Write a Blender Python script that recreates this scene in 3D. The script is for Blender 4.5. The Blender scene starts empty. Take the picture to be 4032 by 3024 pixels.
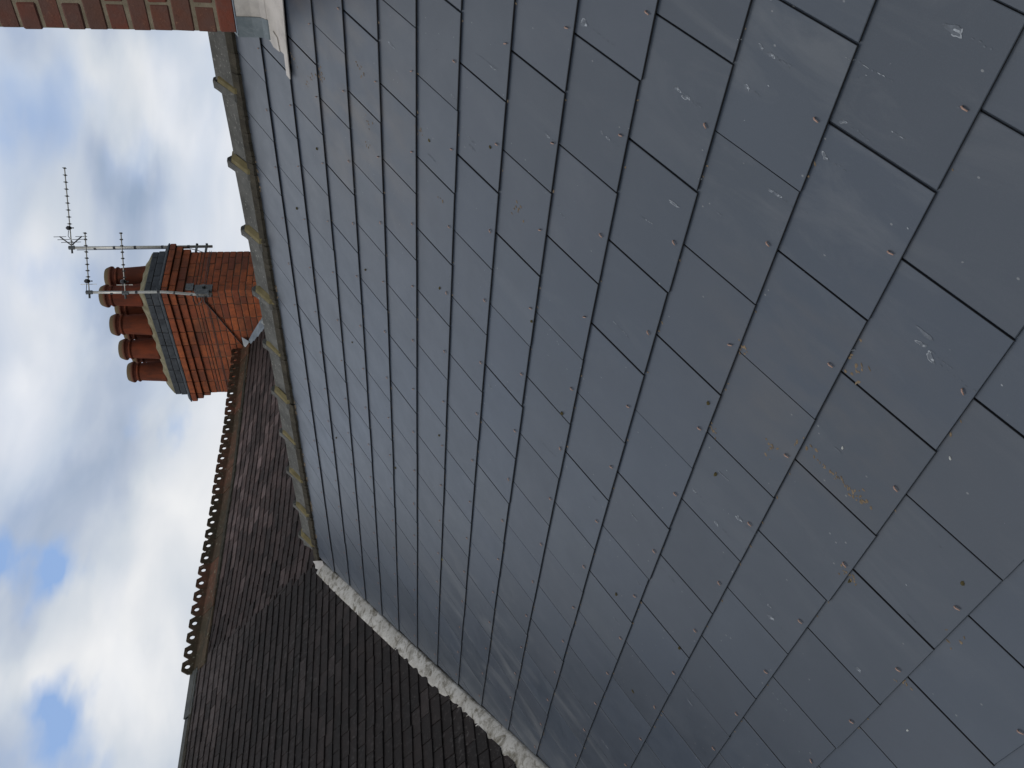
import bpy, bmesh, math, random
from mathutils import Vector, Matrix, noise as mnoise
random.seed(11)
R_ = random.Random(5)
col = bpy.context.scene.collection
sc = bpy.context.scene

# ------------------------------------------------------------------ camera
CR = Matrix(((-0.079169308, -0.664703444, -0.742900773),
             (0.116821879, -0.746291326, 0.655287651),
             (-0.989992357, -0.034908389, 0.136735278)))
CC = Vector((-0.8216188, 3.1683630, -0.2363215))
F_PX = 3458.764
cam = bpy.data.cameras.new('camera')
cam.sensor_fit = 'HORIZONTAL'; cam.sensor_width = 36.0
cam.lens = F_PX / 4032 * 36.0
cam.clip_start = 0.05; cam.clip_end = 6000
camo = bpy.data.objects.new('camera', cam); col.objects.link(camo)
camo.matrix_world = Matrix.Translation(CC) @ CR.to_4x4()
sc.camera = camo

def project(p):
    c = CR.transposed() @ (Vector(p) - CC)
    if c.z > -0.05: return None
    return (2016 + F_PX * c.x / -c.z, 1512 - F_PX * c.y / -c.z, -c.z)

# ------------------------------------------------------------------ light
SUN_EL, SUN_AZ = 48.0, 92.0     # azimuth measured from +X towards +Y
sun = bpy.data.lights.new('sun', 'SUN'); sun.energy = 1.05; sun.angle = math.radians(14)
sun.color = (1.0, 0.95, 0.88)
suno = bpy.data.objects.new('sun', sun); col.objects.link(suno)
sd = Vector((math.cos(math.radians(SUN_AZ)) * math.cos(math.radians(SUN_EL)),
             math.sin(math.radians(SUN_AZ)) * math.cos(math.radians(SUN_EL)),
             math.sin(math.radians(SUN_EL))))
suno.rotation_euler = sd.to_track_quat('Z', 'Y').to_euler()

class NT:
    """small helper around a node tree"""
    def __init__(s, tree): s.t = tree
    def n(s, typ, **kw):
        nd = s.t.nodes.new(typ)
        for k, v in kw.items(): setattr(nd, k, v)
        return nd
    def l(s, a, b): s.t.links.new(a, b)
    def math(s, op, a, b=None, clamp=False):
        nd = s.n('ShaderNodeMath', operation=op); nd.use_clamp = clamp
        for i, v in enumerate((a, b)):
            if v is None: continue
            if isinstance(v, (int, float)): nd.inputs[i].default_value = v
            else: s.l(v, nd.inputs[i])
        return nd.outputs[0]
    def vdot(s, v, vec):
        nd = s.n('ShaderNodeVectorMath', operation='DOT_PRODUCT')
        s.l(v, nd.inputs[0]); nd.inputs[1].default_value = vec
        return nd.outputs['Value']
    def vmul(s, v, vec):
        nd = s.n('ShaderNodeVectorMath', operation='MULTIPLY')
        s.l(v, nd.inputs[0]); nd.inputs[1].default_value = vec
        return nd.outputs[0]
    def vadd(s, v, w):
        nd = s.n('ShaderNodeVectorMath', operation='ADD')
        s.l(v, nd.inputs[0])
        if isinstance(w, tuple): nd.inputs[1].default_value = w
        else: s.l(w, nd.inputs[1])
        return nd.outputs[0]
    def noise(s, v, scale, detail=4, rough=.5, dist=0, col=False):
        nd = s.n('ShaderNodeTexNoise')
        nd.inputs['Scale'].default_value = scale; nd.inputs['Detail'].default_value = detail
        nd.inputs['Roughness'].default_value = rough; nd.inputs['Distortion'].default_value = dist
        if v is not None: s.l(v, nd.inputs['Vector'])
        return nd.outputs['Color' if col else 'Fac']
    def ramp(s, f, stops, interp='LINEAR'):
        nd = s.n('ShaderNodeValToRGB'); nd.color_ramp.interpolation = interp
        cr = nd.color_ramp
        while len(cr.elements) < len(stops): cr.elements.new(.5)
        for e, (p, c) in zip(cr.elements, stops):
            e.position = p
            e.color = (c, c, c, 1) if isinstance(c, (int, float)) else (*c, 1)
        s.l(f, nd.inputs[0]); return nd.outputs[0]
    def mix(s, f, a, b, blend='MIX'):
        nd = s.n('ShaderNodeMix', data_type='RGBA', blend_type=blend)
        if isinstance(f, (int, float)): nd.inputs[0].default_value = f
        else: s.l(f, nd.inputs[0])
        for i, v in ((6, a), (7, b)):
            if isinstance(v, tuple): nd.inputs[i].default_value = (*v, 1)
            else: s.l(v, nd.inputs[i])
        return nd.outputs[2]

# ------------------------------------------------------------------ world: blue sky with broken cloud
w = bpy.data.worlds.new('World'); sc.world = w; w.use_nodes = True
w.node_tree.nodes.clear(); T = NT(w.node_tree)
out = T.n('ShaderNodeOutputWorld'); bg = T.n('ShaderNodeBackground'); bg.inputs['Strength'].default_value = 0.1
sky = T.n('ShaderNodeTexSky', sky_type='NISHITA', sun_disc=False)
sky.sun_elevation = math.radians(SUN_EL); sky.sun_rotation = math.radians(90 - SUN_AZ)
sky.air_density = 1.0; sky.dust_density = 0.6; sky.ozone_density = 2.0
tc = T.n('ShaderNodeTexCoord'); D = tc.outputs['Generated']
FW = Vector((0.7429, -0.6553, 0)).normalized(); RT = Vector((-0.6553, -0.7429, 0)).normalized()
# directions stretched along the horizon, cloud bands lean a little
cmb = T.n('ShaderNodeCombineXYZ')
a = T.vdot(D, (RT.x, RT.y, -0.35)); b = T.vdot(D, (RT.x * .30, RT.y * .30, 2.3)); c = T.vdot(D, tuple(FW))
T.l(a, cmb.inputs[0]); T.l(b, cmb.inputs[1]); T.l(c, cmb.inputs[2])
P = T.vadd(cmb.outputs[0], (3.1, 1.7, 0.4))
warp = T.vmul(T.vadd(T.noise(P, 2.2, 2, .45, col=True), (-.5, -.5, -.5)), (.5, .5, .5))
PW = T.vadd(P, warp)
n1 = T.noise(PW, 3.2, 5, .45)
n2 = T.noise(T.vadd(PW, (5.3, 2.2, 8.8)), 4.2, 5, .43)
n3 = T.noise(T.vadd(P, (9.1, 4.2, 1.8)), 2.2, 3, .5)
DWp = T.vadd(D, T.vmul(T.vadd(T.noise(P, 7.0, 4, .5, col=True), (-.5, -.5, -.5)), (.15, .15, .15)))
def blob(direction, size):
    """1 towards a direction of the sky, falling to 0 about `size` radians away, with a cloud-ragged edge"""
    v = Vector(direction).normalized()
    ds = T.n('ShaderNodeVectorMath', operation='DISTANCE'); T.l(DWp, ds.inputs[0]); ds.inputs[1].default_value = tuple(v)
    mr = T.n('ShaderNodeMapRange', interpolation_type='SMOOTHSTEP')
    T.l(ds.outputs['Value'], mr.inputs[0]); mr.inputs[1].default_value = size; mr.inputs[2].default_value = 0.0
    return mr.outputs[0]
def pix_dir(x, y):
    return CR @ Vector(((x - 2016) / F_PX, -(y - 1512) / F_PX, -1))
def field(items):
    tot = None
    for (x, y, s_, k) in items:
        h = T.math('MULTIPLY', blob(pix_dir(x, y), s_), k)
        tot = h if tot is None else T.math('ADD', tot, h)
    return tot
holes = field(((185, 2230, .050, 1.25), (150, 2200, .04, .4), (165, 2790, .045, 1.0), (200, 2960, .055, 1.1), (590, 1700, .038, .75), (60, 330, .07, .4), (100, 540, .05, .3), (500, 560, .04, .25), (150, 1050, .05, .3)))
cover = T.math('SUBTRACT', T.math('ADD', T.math('MULTIPLY', n1, 1.0), .40, True), holes, True)
# lighter and darker cloud: broad masses (known clouds in view) plus ragged noise everywhere
mass = field(((330, 2550, .13, .22), (620, 2050, .09, .10), (170, 180, .09, .16), (560, 420, .08, .16), (700, 520, .08, .12), (110, 1750, .10, .16), (330, 1450, .06, .10),
              (120, 2650, .05, .10), (560, 2750, .08, .10),
              (330, 1180, .07, -.10), (290, 2050, .08, -.03), (480, 1820, .07, -.10), (450, 640, .06, -.16), (60, 1250, .10, -.14), (640, 780, .07, -.10), (60, 2420, .07, -.06), (420, 3000, .05, -.08)))
sh = T.math('ADD', T.math('ADD', T.math('MULTIPLY', T.math('SUBTRACT', n2, .5), .95), T.math('MULTIPLY', T.math('SUBTRACT', n3, .5), .75)), T.math('ADD', mass, .565))
shade = T.ramp(sh, [(.26, (3.2, 4.0, 5.3)), (.42, (4.6, 5.25, 6.4)), (.56, (6.2, 6.7, 7.35)), (.72, (7.8, 8.0, 8.3)), (.88, (9.3, 9.3, 9.3))])
blue = T.mix(.75, sky.outputs[0], (3.4, 5.1, 8.5))
skyc = T.mix(cover, blue, shade)
T.l(skyc, bg.inputs[0]); T.l(bg.outputs[0], out.inputs[0])
sc.view_settings.view_transform = 'Standard'; sc.view_settings.look = 'None'
sc.view_settings.exposure = 0.0; sc.view_settings.gamma = 1.0; sc.view_settings.use_curve_mapping = False

# ------------------------------------------------------------------ geometry constants
TH = 0.51333413
ct, st = math.cos(TH), math.sin(TH)
MS = Matrix(((-1, 0, 0, 0), (0, -ct, st, 0), (0, st, ct, 0), (0, 0, 0, 1)))   # slate roof frame: x=-X, y=up the slope, z=out
def S_pt(X, s, h=0): return MS @ Vector((-X, -s, h))
V0 = Vector((5.6544886, -0.6403125, 0.3609725))
DD = Vector((0.0871557, -0.9961947, 0)); UU = Vector((0.7795317, 0.0682004, 0.6226388)); NN = Vector((-0.6202694, -0.0542665, 0.7825094))
MD = Matrix(((DD.x, UU.x, NN.x, V0.x), (DD.y, UU.y, NN.y, V0.y), (DD.z, UU.z, NN.z, V0.z), (0, 0, 0, 1)))
def D_pt(u, v, h=0): return MD @ Vector((u, v, h))

# ------------------------------------------------------------------ objects helpers
def empty(name, M, label, cat, group=None):
    o = bpy.data.objects.new(name, None); col.objects.link(o); o.empty_display_size = .2
    o.matrix_world = M; o['W'] = 0
    del o['W']
    o['label'] = label; o['category'] = cat
    if group: o['group'] = group
    WM[o] = M.copy(); return o
WM = {}
def put(name, me, parent=None, M=None, **props):
    o = bpy.data.objects.new(name, me); col.objects.link(o)
    M = M or Matrix.Identity(4)
    if parent is not None:
        o.parent = parent; o.matrix_basis = WM[parent].inverted() @ M
    else: o.matrix_basis = M
    WM[o] = M.copy()
    for k, v in props.items(): o[k] = v
    return o
def mesh(name, verts, faces, mat, smooth=False):
    me = bpy.data.meshes.new(name); me.from_pydata([tuple(v) for v in verts], [], faces)
    me.validate(); me.update()
    if mat: me.materials.append(mat)
    if smooth: me.polygons.foreach_set('use_smooth', [True] * len(me.polygons))
    return me
def T3(*v): return Matrix.Translation(Vector(v))

def clip(poly, planes):
    """clip convex polygon by half planes (a,b,c): keep a*x+b*y+c>=0"""
    cutq = False
    for a, b, c in planes:
        res = []
        n = len(poly)
        for i in range(n):
            p, q = poly[i], poly[(i + 1) % n]
            dp = a * p[0] + b * p[1] + c; dq = a * q[0] + b * q[1] + c
            if dp >= 0: res.append(p)
            if dp * dq < 0:
                t = dp / (dp - dq); res.append((p[0] + (q[0] - p[0]) * t, p[1] + (q[1] - p[1]) * t))
        if len(res) != n or any(abs(r[0] - p[0]) + abs(r[1] - p[1]) > 1e-7 for r, p in zip(res, poly)): cutq = True
        poly = res
        if len(poly) < 3: return None, True
    return poly, cutq
def area(poly):
    return .5 * sum(p[0] * q[1] - q[0] * p[1] for p, q in zip(poly, poly[1:] + poly[:1]))
def slab(poly, t, ch, camber=0.0, hf=None, jit=0.0):
    """prism with chamfered upper edge over a polygon (counter-clockwise)"""
    if area(poly) < 0: poly = poly[::-1]
    n = len(poly)
    cx = sum(p[0] for p in poly) / n; cy = sum(p[1] for p in poly) / n
    def ins(p, d):
        vx, vy = cx - p[0], cy - p[1]
        return (p[0] + (d if vx > 0 else -d) * min(1, abs(vx) * 20), p[1] + (d if vy > 0 else -d) * min(1, abs(vy) * 20))
    hf = hf or (lambda x, y: 0)
    vs = [(p[0], p[1], hf(*p)) for p in poly]
    vs += [(p[0], p[1], hf(*p) + t - ch) for p in poly]
    vs += [(*ins(p, ch), hf(*p) + t) for p in poly]
    fs = [tuple(range(n))[::-1], tuple(range(2 * n, 3 * n))]
    for k in (0, n):
        for i in range(n):
            j = (i + 1) % n; fs.append((k + i, k + j, k + n + j, k + n + i))
    return vs, fs

def tube_vf(pts, r, seg=8, caps=True):
    pts = [Vector(p) for p in pts]; vs = []; fs = []
    up = Vector((0, 0, 1))
    for i, p in enumerate(pts):
        dv = (pts[min(i + 1, len(pts) - 1)] - pts[max(i - 1, 0)]).normalized()
        ref = up if abs(dv.dot(up)) < .95 else Vector((1, 0, 0))
        a = dv.cross(ref).normalized(); b = dv.cross(a).normalized()
        rr = r[i] if isinstance(r, (list, tuple)) else r
        for k in range(seg):
            an = 2 * math.pi * k / seg
            vs.append(p + a * math.cos(an) * rr + b * math.sin(an) * rr)
    for i in range(len(pts) - 1):
        for k in range(seg):
            j = (k + 1) % seg
            fs.append((i * seg + k, i * seg + j, (i + 1) * seg + j, (i + 1) * seg + k))
    if caps:
        fs.append(tuple(range(seg))[::-1]); fs.append(tuple(range((len(pts) - 1) * seg, len(pts) * seg)))
    return vs, fs
def join(parts):
    V, F = [], []
    for v, f in parts:
        o = len(V); V += [tuple(p) for p in v]; F += [tuple(i + o for i in q) for q in f]
    return V, F
def box_vf(x0, x1, y0, y1, z0, z1):
    v = [(x, y, z) for z in (z0, z1) for y in (y0, y1) for x in (x0, x1)]
    return v, [(0, 2, 3, 1), (4, 5, 7, 6), (0, 1, 5, 4), (2, 6, 7, 3), (0, 4, 6, 2), (1, 3, 7, 5)]
_bc = {}
def brick_mesh(dx, dy, dz, mat, bev=.005, variants=5):
    key = (round(dx, 3), round(dy, 3), round(dz, 3), mat.name, R_.randrange(variants))
    if key in _bc: return _bc[key]
    bm = bmesh.new(); bmesh.ops.create_cube(bm, size=1)
    for v in bm.verts:
        v.co = Vector((v.co.x * dx, v.co.y * dy, v.co.z * dz)) + Vector([R_.uniform(-.0012, .0012) for _ in range(3)])
    bmesh.ops.bevel(bm, geom=bm.edges[:], offset=bev, segments=1, affect='EDGES')
    me = bpy.data.meshes.new('brick'); bm.to_mesh(me); bm.free(); me.materials.append(mat)
    _bc[key] = me; return me

# ------------------------------------------------------------------ materials
def mat_new(name):
    m = bpy.data.materials.new(name); m.use_nodes = True; m.node_tree.nodes.clear()
    t = NT(m.node_tree); o = t.n('ShaderNodeOutputMaterial'); p = t.n('ShaderNodeBsdfPrincipled')
    t.l(p.outputs[0], o.inputs[0]); return m, t, p
def bump(t, p, h, strength=.3, dist=.01):
    b = t.n('ShaderNodeBump'); b.inputs['Strength'].default_value = strength; b.inputs['Distance'].default_value = dist
    t.l(h, b.inputs['Height']); t.l(b.outputs[0], p.inputs['Normal'])
def coords(t, ref=None):
    tc = t.n('ShaderNodeTexCoord')
    if ref is not None: tc.object = ref
    return tc.outputs['Object']
def rnd(t): return t.n('ShaderNodeObjectInfo').outputs['Random']
def simple(name, color, rough=.7, metal=0, var=.25, scale=30, bs=.2, spec=.5):
    m, t, p = mat_new(name); c = coords(t)
    n = t.noise(c, scale, 5, .6)
    lo = tuple(x * (1 - var) for x in color); hi = tuple(min(1, x * (1 + var)) for x in color)
    t.l(t.ramp(n, [(.3, lo), (.7, hi)]), p.inputs['Base Color'])
    p.inputs['Roughness'].default_value = rough; p.inputs['Metallic'].default_value = metal
    p.inputs['Specular IOR Level'].default_value = spec
    bump(t, p, n, bs, .005); return m

# things that own a frame used by materials
slate_roof = empty('slate_roof', MS, 'near dark blue-grey slate roof slope filling the foreground, with copper rivets', 'roof')
old_roof_a = empty('tiled_roof', MD, 'old dark brown tiled roof below the plain dark ridge, beside the white valley strip', 'roof')
old_roof_b = empty('tiled_roof', MD, 'old brown tiled roof topped by pierced clay crest tiles, behind the concrete ridge', 'roof')

def region(t, c, X, s, r_in, r_out):
    d = t.n('ShaderNodeVectorMath', operation='DISTANCE'); t.l(c, d.inputs[0]); d.inputs[1].default_value = (-X, -s, 0)
    mr = t.n('ShaderNodeMapRange', interpolation_type='SMOOTHSTEP'); t.l(d.outputs['Value'], mr.inputs[0])
    mr.inputs[1].default_value = r_out; mr.inputs[2].default_value = r_in
    return mr.outputs[0]
# new fibre slate
m_slate, t, p = mat_new('blue_grey_slate')
c = coords(t, slate_roof); r = rnd(t)
off = t.n('ShaderNodeCombineXYZ'); t.l(t.math('MULTIPLY', r, 37.0), off.inputs[0]); t.l(t.math('MULTIPLY', r, 91.0), off.inputs[2])
cs = t.vadd(c, off.outputs[0])
broad = t.noise(cs, 3.0, 4, .55)
base = t.mix(broad, (.0175, .0250, .0355), (.0280, .0365, .0505))
tint = t.ramp(r, [(0, (.74, .78, .82)), (.25, (.95, .97, .98)), (.5, (1.10, 1.04, 1.02)), (.75, (.92, 1.0, 1.08)), (1, (1.22, 1.18, 1.12))])
base = t.mix(1.0, base, tint, 'MULTIPLY')
fine = t.noise(c, 420, 2, .5)
base = t.mix(t.math('MULTIPLY', t.math('ABSOLUTE', t.math('SUBTRACT', fine, .5)), .5), base, (.10, .11, .13))
# chalky smears running down the slope
sm = t.noise(t.vmul(cs, (6, 1.9, 1)), 1.2, 8, .68, .8)
patch = t.noise(t.vadd(c, (3, 7, 1)), 1.1, 2, .5)
worn = t.math('ADD', region(t, c, 3.5, 1.75, .2, 1.25), t.math('MULTIPLY', region(t, c, 0.0, 2.1, .1, .55), .55), True)
worn = t.math('MAXIMUM', worn, t.math('MULTIPLY', region(t, c, 5.3, -.5, .1, .6), .55))
smm = t.math('MULTIPLY', t.ramp(sm, [(.50, 0), (.68, 1)]), t.math('ADD', t.math('MULTIPLY', worn, .30), t.ramp(patch, [(.45, 0.03), (.7, .11)])))
base = t.mix(smm, base, (.17, .17, .165))
# tan stain below the lead flashing
tan = t.math('MULTIPLY', t.ramp(t.noise(t.vmul(c, (3, 1.3, 1)), 3.0, 5, .6), [(.42, 0), (.66, 1)]), t.math('MAXIMUM', region(t, c, .92, .25, .05, .75), t.math('MULTIPLY', region(t, c, .55, 2.3, .05, .5), .5)))
base = t.mix(t.math('MULTIPLY', tan, .34), base, (.13, .10, .068))
# fine pale dust specks and scratches
vo = t.n('ShaderNodeTexVoronoi'); vo.inputs['Scale'].default_value = 34; t.l(t.vmul(cs, (1, .75, 1)), vo.inputs['Vector'])
spk = t.math('MULTIPLY', t.math('LESS_THAN', vo.outputs['Distance'], .07), t.math('GREATER_THAN', t.noise(cs, 9, 2, .5), .56))
base = t.mix(t.math('MULTIPLY', spk, .45), base, (.25, .25, .24))
sc2 = t.noise(t.vmul(cs, (60, 5, 1)), 1.0, 5, .75, 1.2)
scr = t.math('MULTIPLY', t.ramp(sc2, [(.70, 0), (.76, 1)]), t.math('ADD', t.math('MULTIPLY', worn, .3), .05))
base = t.mix(scr, base, (.24, .24, .235))
t.l(base, p.inputs['Base Color'])
t.l(t.math('ADD', t.math('MULTIPLY', t.noise(cs, 7, 5, .65), .24), .24), p.inputs['Roughness'])
p.inputs['Specular IOR Level'].default_value = .95
bump(t, p, t.math('ADD', t.math('MULTIPLY', broad, 1.0), t.math('MULTIPLY', fine, .04)), .35, .003)

# old clay/concrete plain tile
def tile_material(name, ref, tone, wear, contrast, hi_region):
    m, t, p = mat_new(name); c = coords(t, ref); r = rnd(t)
    base = t.ramp(r, [(0, (.014, .011, .0100)), (.45, (.024, .0185, .0170)), (.8, (.034, .0265, .0245)), (1, (.054, .045, .043))])
    base = t.mix(contrast, (.021, .0185, .018), base); base = t.mix(1.0, base, tone, 'MULTIPLY')
    hi = t.math('MULTIPLY', region(t, c, *hi_region), t.ramp(t.noise(c, 1.6, 4, .6), [(.35, .25), (.6, 1)]))
    hc = t.n('ShaderNodeCombineColor'); hv = t.math('ADD', t.math('MULTIPLY', hi, 1.5), 1.0); [t.l(hv, hc.inputs[q_]) for q_ in range(3)]
    base = t.mix(1.0, base, hc.outputs[0], 'MULTIPLY')
    n = t.noise(c, 7, 6, .6)
    base = t.mix(t.math('MULTIPLY', t.ramp(n, [(.35, 1), (.6, 0)]), .6), base, (.009, .008, .0075))
    lich = t.noise(t.vmul(c, (1.4, .8, 1)), 24, 5, .65)
    big = t.math('ADD', t.noise(c, 1.2, 3, .5), t.math('MULTIPLY', region(t, c, *hi_region), .16))
    base = t.mix(t.math('MULTIPLY', t.ramp(lich, [(.55, 0), (.70, .8)]), t.ramp(big, [(.40, wear * .3), (.62, wear)])), base, (.092, .082, .078))
    sp = t.noise(c, 95, 2, .5)
    base = t.mix(t.math('MULTIPLY', t.ramp(sp, [(.70, 0), (.75, 1)]), .35), base, (.24, .235, .20))
    t.l(base, p.inputs['Base Color']); p.inputs['Roughness'].default_value = .9; p.inputs['Specular IOR Level'].default_value = .25
    bump(t, p, t.noise(c, 60, 5, .6), .5, .004); return m
m_tileA = tile_material('dark_weathered_tile', old_roof_a, (.64, .585, .56), .60, .75, (.45, -1.9, .3, .95))
m_tileB = tile_material('brown_weathered_tile', old_roof_b, (1.16, .98, .94), .75, 1.0, (-2.3, -1.9, .7, 2.1))

def stone(name, lo, hi, fleck, flk=.3, rough=.9, scale=9, ref=None):
    m, t, p = mat_new(name); c = coords(t, ref); r = rnd(t)
    off = t.n('ShaderNodeCombineXYZ'); t.l(t.math('MULTIPLY', r, 31), off.inputs[0]); c = t.vadd(c, off.outputs[0])
    base = t.mix(t.ramp(t.noise(c, scale, 6, .6), [(.3, 0), (.7, 1)]), lo, hi)
    f = t.noise(c, scale * 7, 4, .6)
    base = t.mix(t.math('MULTIPLY', t.ramp(f, [(.6, 0), (.68, 1)]), flk), base, fleck)
    t.l(base, p.inputs['Base Color']); p.inputs['Roughness'].default_value = rough; p.inputs['Specular IOR Level'].default_value = .3
    bump(t, p, t.noise(c, scale * 9, 5, .65), .6, .004); return m
m_conc = stone('weathered_concrete', (.048, .047, .041), (.105, .102, .092), (.30, .29, .26), .5)
m_olive = stone('ochre_mortar', (.085, .068, .028), (.155, .128, .062), (.05, .042, .022), .5, scale=14)
m_bed = stone('dark_mossy_mortar', (.018, .015, .010), (.05, .042, .028), (.16, .15, .11), .3, scale=16)
m_blue = stone('dark_blue_ridge_tile', (.035, .038, .036), (.075, .075, .066), (.20, .20, .17), .35, .7)
m_mort = stone('sandy_mortar', (.14, .115, .075), (.24, .20, .14), (.08, .065, .04), .4, scale=20)
m_mort2 = stone('dark_joint_mortar', (.035, .018, .012), (.11, .07, .045), (.22, .18, .13), .5, scale=12)
m_flaunch = stone('khaki_flaunching', (.10, .088, .046), (.23, .205, .135), (.06, .055, .028), .8, scale=10)
m_engbrick = stone('dark_blue_brick', (.022, .025, .029), (.060, .066, .072), (.12, .12, .11), .3, .75, scale=10)
m_felt = simple('roof_underlay', (.012, .011, .011), .95, bs=.1)
m_pot = None

def brick_material(name, stops, soot, scale=14, spots=.35):
    m, t, p = mat_new(name); tc = coords(t); r = rnd(t)
    off = t.n('ShaderNodeCombineXYZ'); t.l(t.math('MULTIPLY', r, 53), off.inputs[0]); t.l(t.math('MULTIPLY', r, 17), off.inputs[1]); c = t.vadd(tc, off.outputs[0])
    base = t.ramp(r, stops)
    gp = t.n('ShaderNodeNewGeometry').outputs['Position']
    base = t.mix(t.math('MULTIPLY', t.ramp(t.noise(t.vmul(gp, (1, 1, 1.6)), 2.4, 6, .62), [(.44, 0), (.66, 1)]), .62), base, tuple(x * .8 for x in soot))
    n = t.noise(c, scale, 5, .6)
    base = t.mix(t.ramp(n, [(.40, spots), (.62, 0)]), base, soot)
    n2 = t.noise(c, scale * 5, 4, .7)
    base = t.mix(t.math('MULTIPLY', t.ramp(n2, [(.62, 0), (.7, 1)]), .25), base, (.42, .22, .12))
    base = t.mix(t.math('MULTIPLY', t.ramp(n2, [(.30, 1), (.37, 0)]), .6), base, (.03, .015, .01))
    t.l(base, p.inputs['Base Color']); p.inputs['Roughness'].default_value = .88; p.inputs['Specular IOR Level'].default_value = .25
    bump(t, p, n2, .5, .006); return m
m_brick = brick_material('orange_red_brick', [(0, (.17, .048, .026)), (.15, (.25, .064, .027)), (.55, (.31, .078, .028)), (.88, (.37, .098, .032)), (1, (.24, .078, .036))], (.10, .040, .024), 14, .45)
m_brickN = brick_material('old_red_brick', [(0, (.09, .036, .026)), (.2, (.16, .040, .024)), (.45, (.11, .052, .034)), (.65, (.16, .045, .027)), (.85, (.14, .036, .025)), (1, (.105, .052, .036))], (.10, .06, .05), 10, .55)

m_pot, t, p = mat_new('terracotta')
c = coords(t); r = rnd(t)
base = t.ramp(r, [(0, (.15, .034, .015)), (.5, (.19, .046, .018)), (1, (.135, .034, .015))])
offp = t.n('ShaderNodeCombineXYZ'); t.l(t.math('MULTIPLY', r, 40), offp.inputs[0])
base = t.mix(t.ramp(t.noise(t.vmul(t.vadd(c, offp.outputs[0]), (1, 1, .35)), 9, 6, .65), [(.38, .75), (.62, 0)]), base, (.06, .022, .014))
t.l(base, p.inputs['Base Color']); p.inputs['Roughness'].default_value = .85; p.inputs['Specular IOR Level'].default_value = .15
bump(t, p, t.noise(c, 60, 4, .6), .25, .004)
m_rim, t, p = mat_new('mossy_terracotta')
c = coords(t)
sep = t.n('ShaderNodeSeparateXYZ'); t.l(c, sep.inputs[0])
top = t.math('ADD', t.math('MULTIPLY', t.math('SUBTRACT', sep.outputs[2], .435), 22), t.math('SUBTRACT', t.noise(c, 14, 5, .6), .5), True)
t.l(t.mix(top, (.14, .036, .018), (.10, .068, .030)), p.inputs['Base Color']); p.inputs['Roughness'].default_value = .9
bump(t, p, t.noise(c, 60, 4, .6), .4, .005)
m_crest, t, p = mat_new('weathered_clay_crest')
c = coords(t); r = rnd(t)
off = t.n('ShaderNodeCombineXYZ'); t.l(t.math('MULTIPLY', r, 31), off.inputs[0]); co = t.vadd(c, off.outputs[0])
base = t.ramp(r, [(0, (.045, .031, .018)), (.4, (.072, .037, .020)), (.7, (.115, .043, .024)), (1, (.06, .042, .024))])
base = t.mix(t.ramp(t.noise(co, 9, 5, .65), [(.4, 0), (.6, .7)]), base, (.030, .026, .014))
base = t.mix(t.ramp(t.noise(co, 32, 4, .7), [(.60, 0), (.68, .75)]), base, (.22, .21, .15))
t.l(base, p.inputs['Base Color']); p.inputs['Roughness'].default_value = .9; p.inputs['Specular IOR Level'].default_value = .25
bump(t, p, t.noise(co, 60, 5, .6), .6, .005)

def lead(name, lo, hi, dirt, amt, rough=.5, ref=None, metal=.0):
    m, t, p = mat_new(name); c = coords(t, ref)
    base = t.mix(t.ramp(t.noise(c, 6, 6, .6), [(.3, 0), (.7, 1)]), lo, hi)
    d1 = t.noise(t.vmul(c, (1, 1, 1)), 13, 8, .72, .8)
    base = t.mix(t.math('MULTIPLY', t.ramp(d1, [(.48, 0), (.62, 1)]), amt), base, dirt)
    d2 = t.noise(t.vmul(c, (1.6, .8, 1)), 55, 6, .7, .6)
    base = t.mix(t.math('MULTIPLY', t.ramp(d2, [(.53, 0), (.64, 1)]), amt * .5), base, dirt)
    t.l(base, p.inputs['Base Color']); p.inputs['Roughness'].default_value = rough; p.inputs['Metallic'].default_value = metal
    bump(t, p, t.noise(c, 22, 6, .6), .10, .003); return m
m_valley = lead('white_weathered_lead', (.27, .25, .215), (.46, .44, .40), (.075, .062, .036), .9, .8, old_roof_a)
m_leadpale = lead('pale_smeared_lead', (.36, .33, .29), (.50, .46, .42), (.22, .20, .19), .3, .6)
m_leadgrey = lead('blue_grey_lead', (.075, .095, .10), (.15, .175, .185), (.24, .26, .27), .25, .42)
m_leadbright = lead('bright_folded_lead', (.12, .145, .17), (.23, .265, .30), (.07, .08, .09), .4, .4)
m_alu = simple('dull_aluminium', (.42, .41, .37), .45, .55, .15, 40, .1)
m_alud = simple('dirty_galvanised_steel', (.085, .09, .09), .6, .3, .4, 30, .3)
m_blk = simple('black_plastic', (.012, .012, .013), .4, 0, .2, 40, .1)
m_cable = simple('brown_black_cable', (.030, .018, .014), .45, 0, .2, 40, .1)
m_copper = simple('weathered_copper', (.32, .20, .155), .55, .1, .3, 300, .2)
m_mud = stone('tan_dried_mud', (.11, .08, .048), (.23, .17, .11), (.06, .04, .022), .5, scale=60)
m_moss = stone('dark_moss', (.035, .028, .010), (.09, .07, .025), (.15, .12, .05), .4, scale=80)
m_splash = simple('dried_white_splash', (.24, .255, .27), .8, 0, .35, 160, .1)
m_splash2 = simple('dried_faint_splash', (.088, .098, .112), .75, 0, .3, 120, .1)
m_chip = simple('pale_chip', (.5, .5, .46), .8)
m_leaf = simple('yellowing_leaf', (.16, .13, .03), .6)
m_ground = simple('grass_ground', (.06, .065, .045), .95, scale=.3)

# ------------------------------------------------------------------ ground
gm = mesh('ground', [(-3000, -3000, -8), (3000, -3000, -8), (3000, 3000, -8), (-3000, 3000, -8)], [(0, 1, 2, 3)], m_ground)
put('ground', gm, kind='structure')

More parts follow.
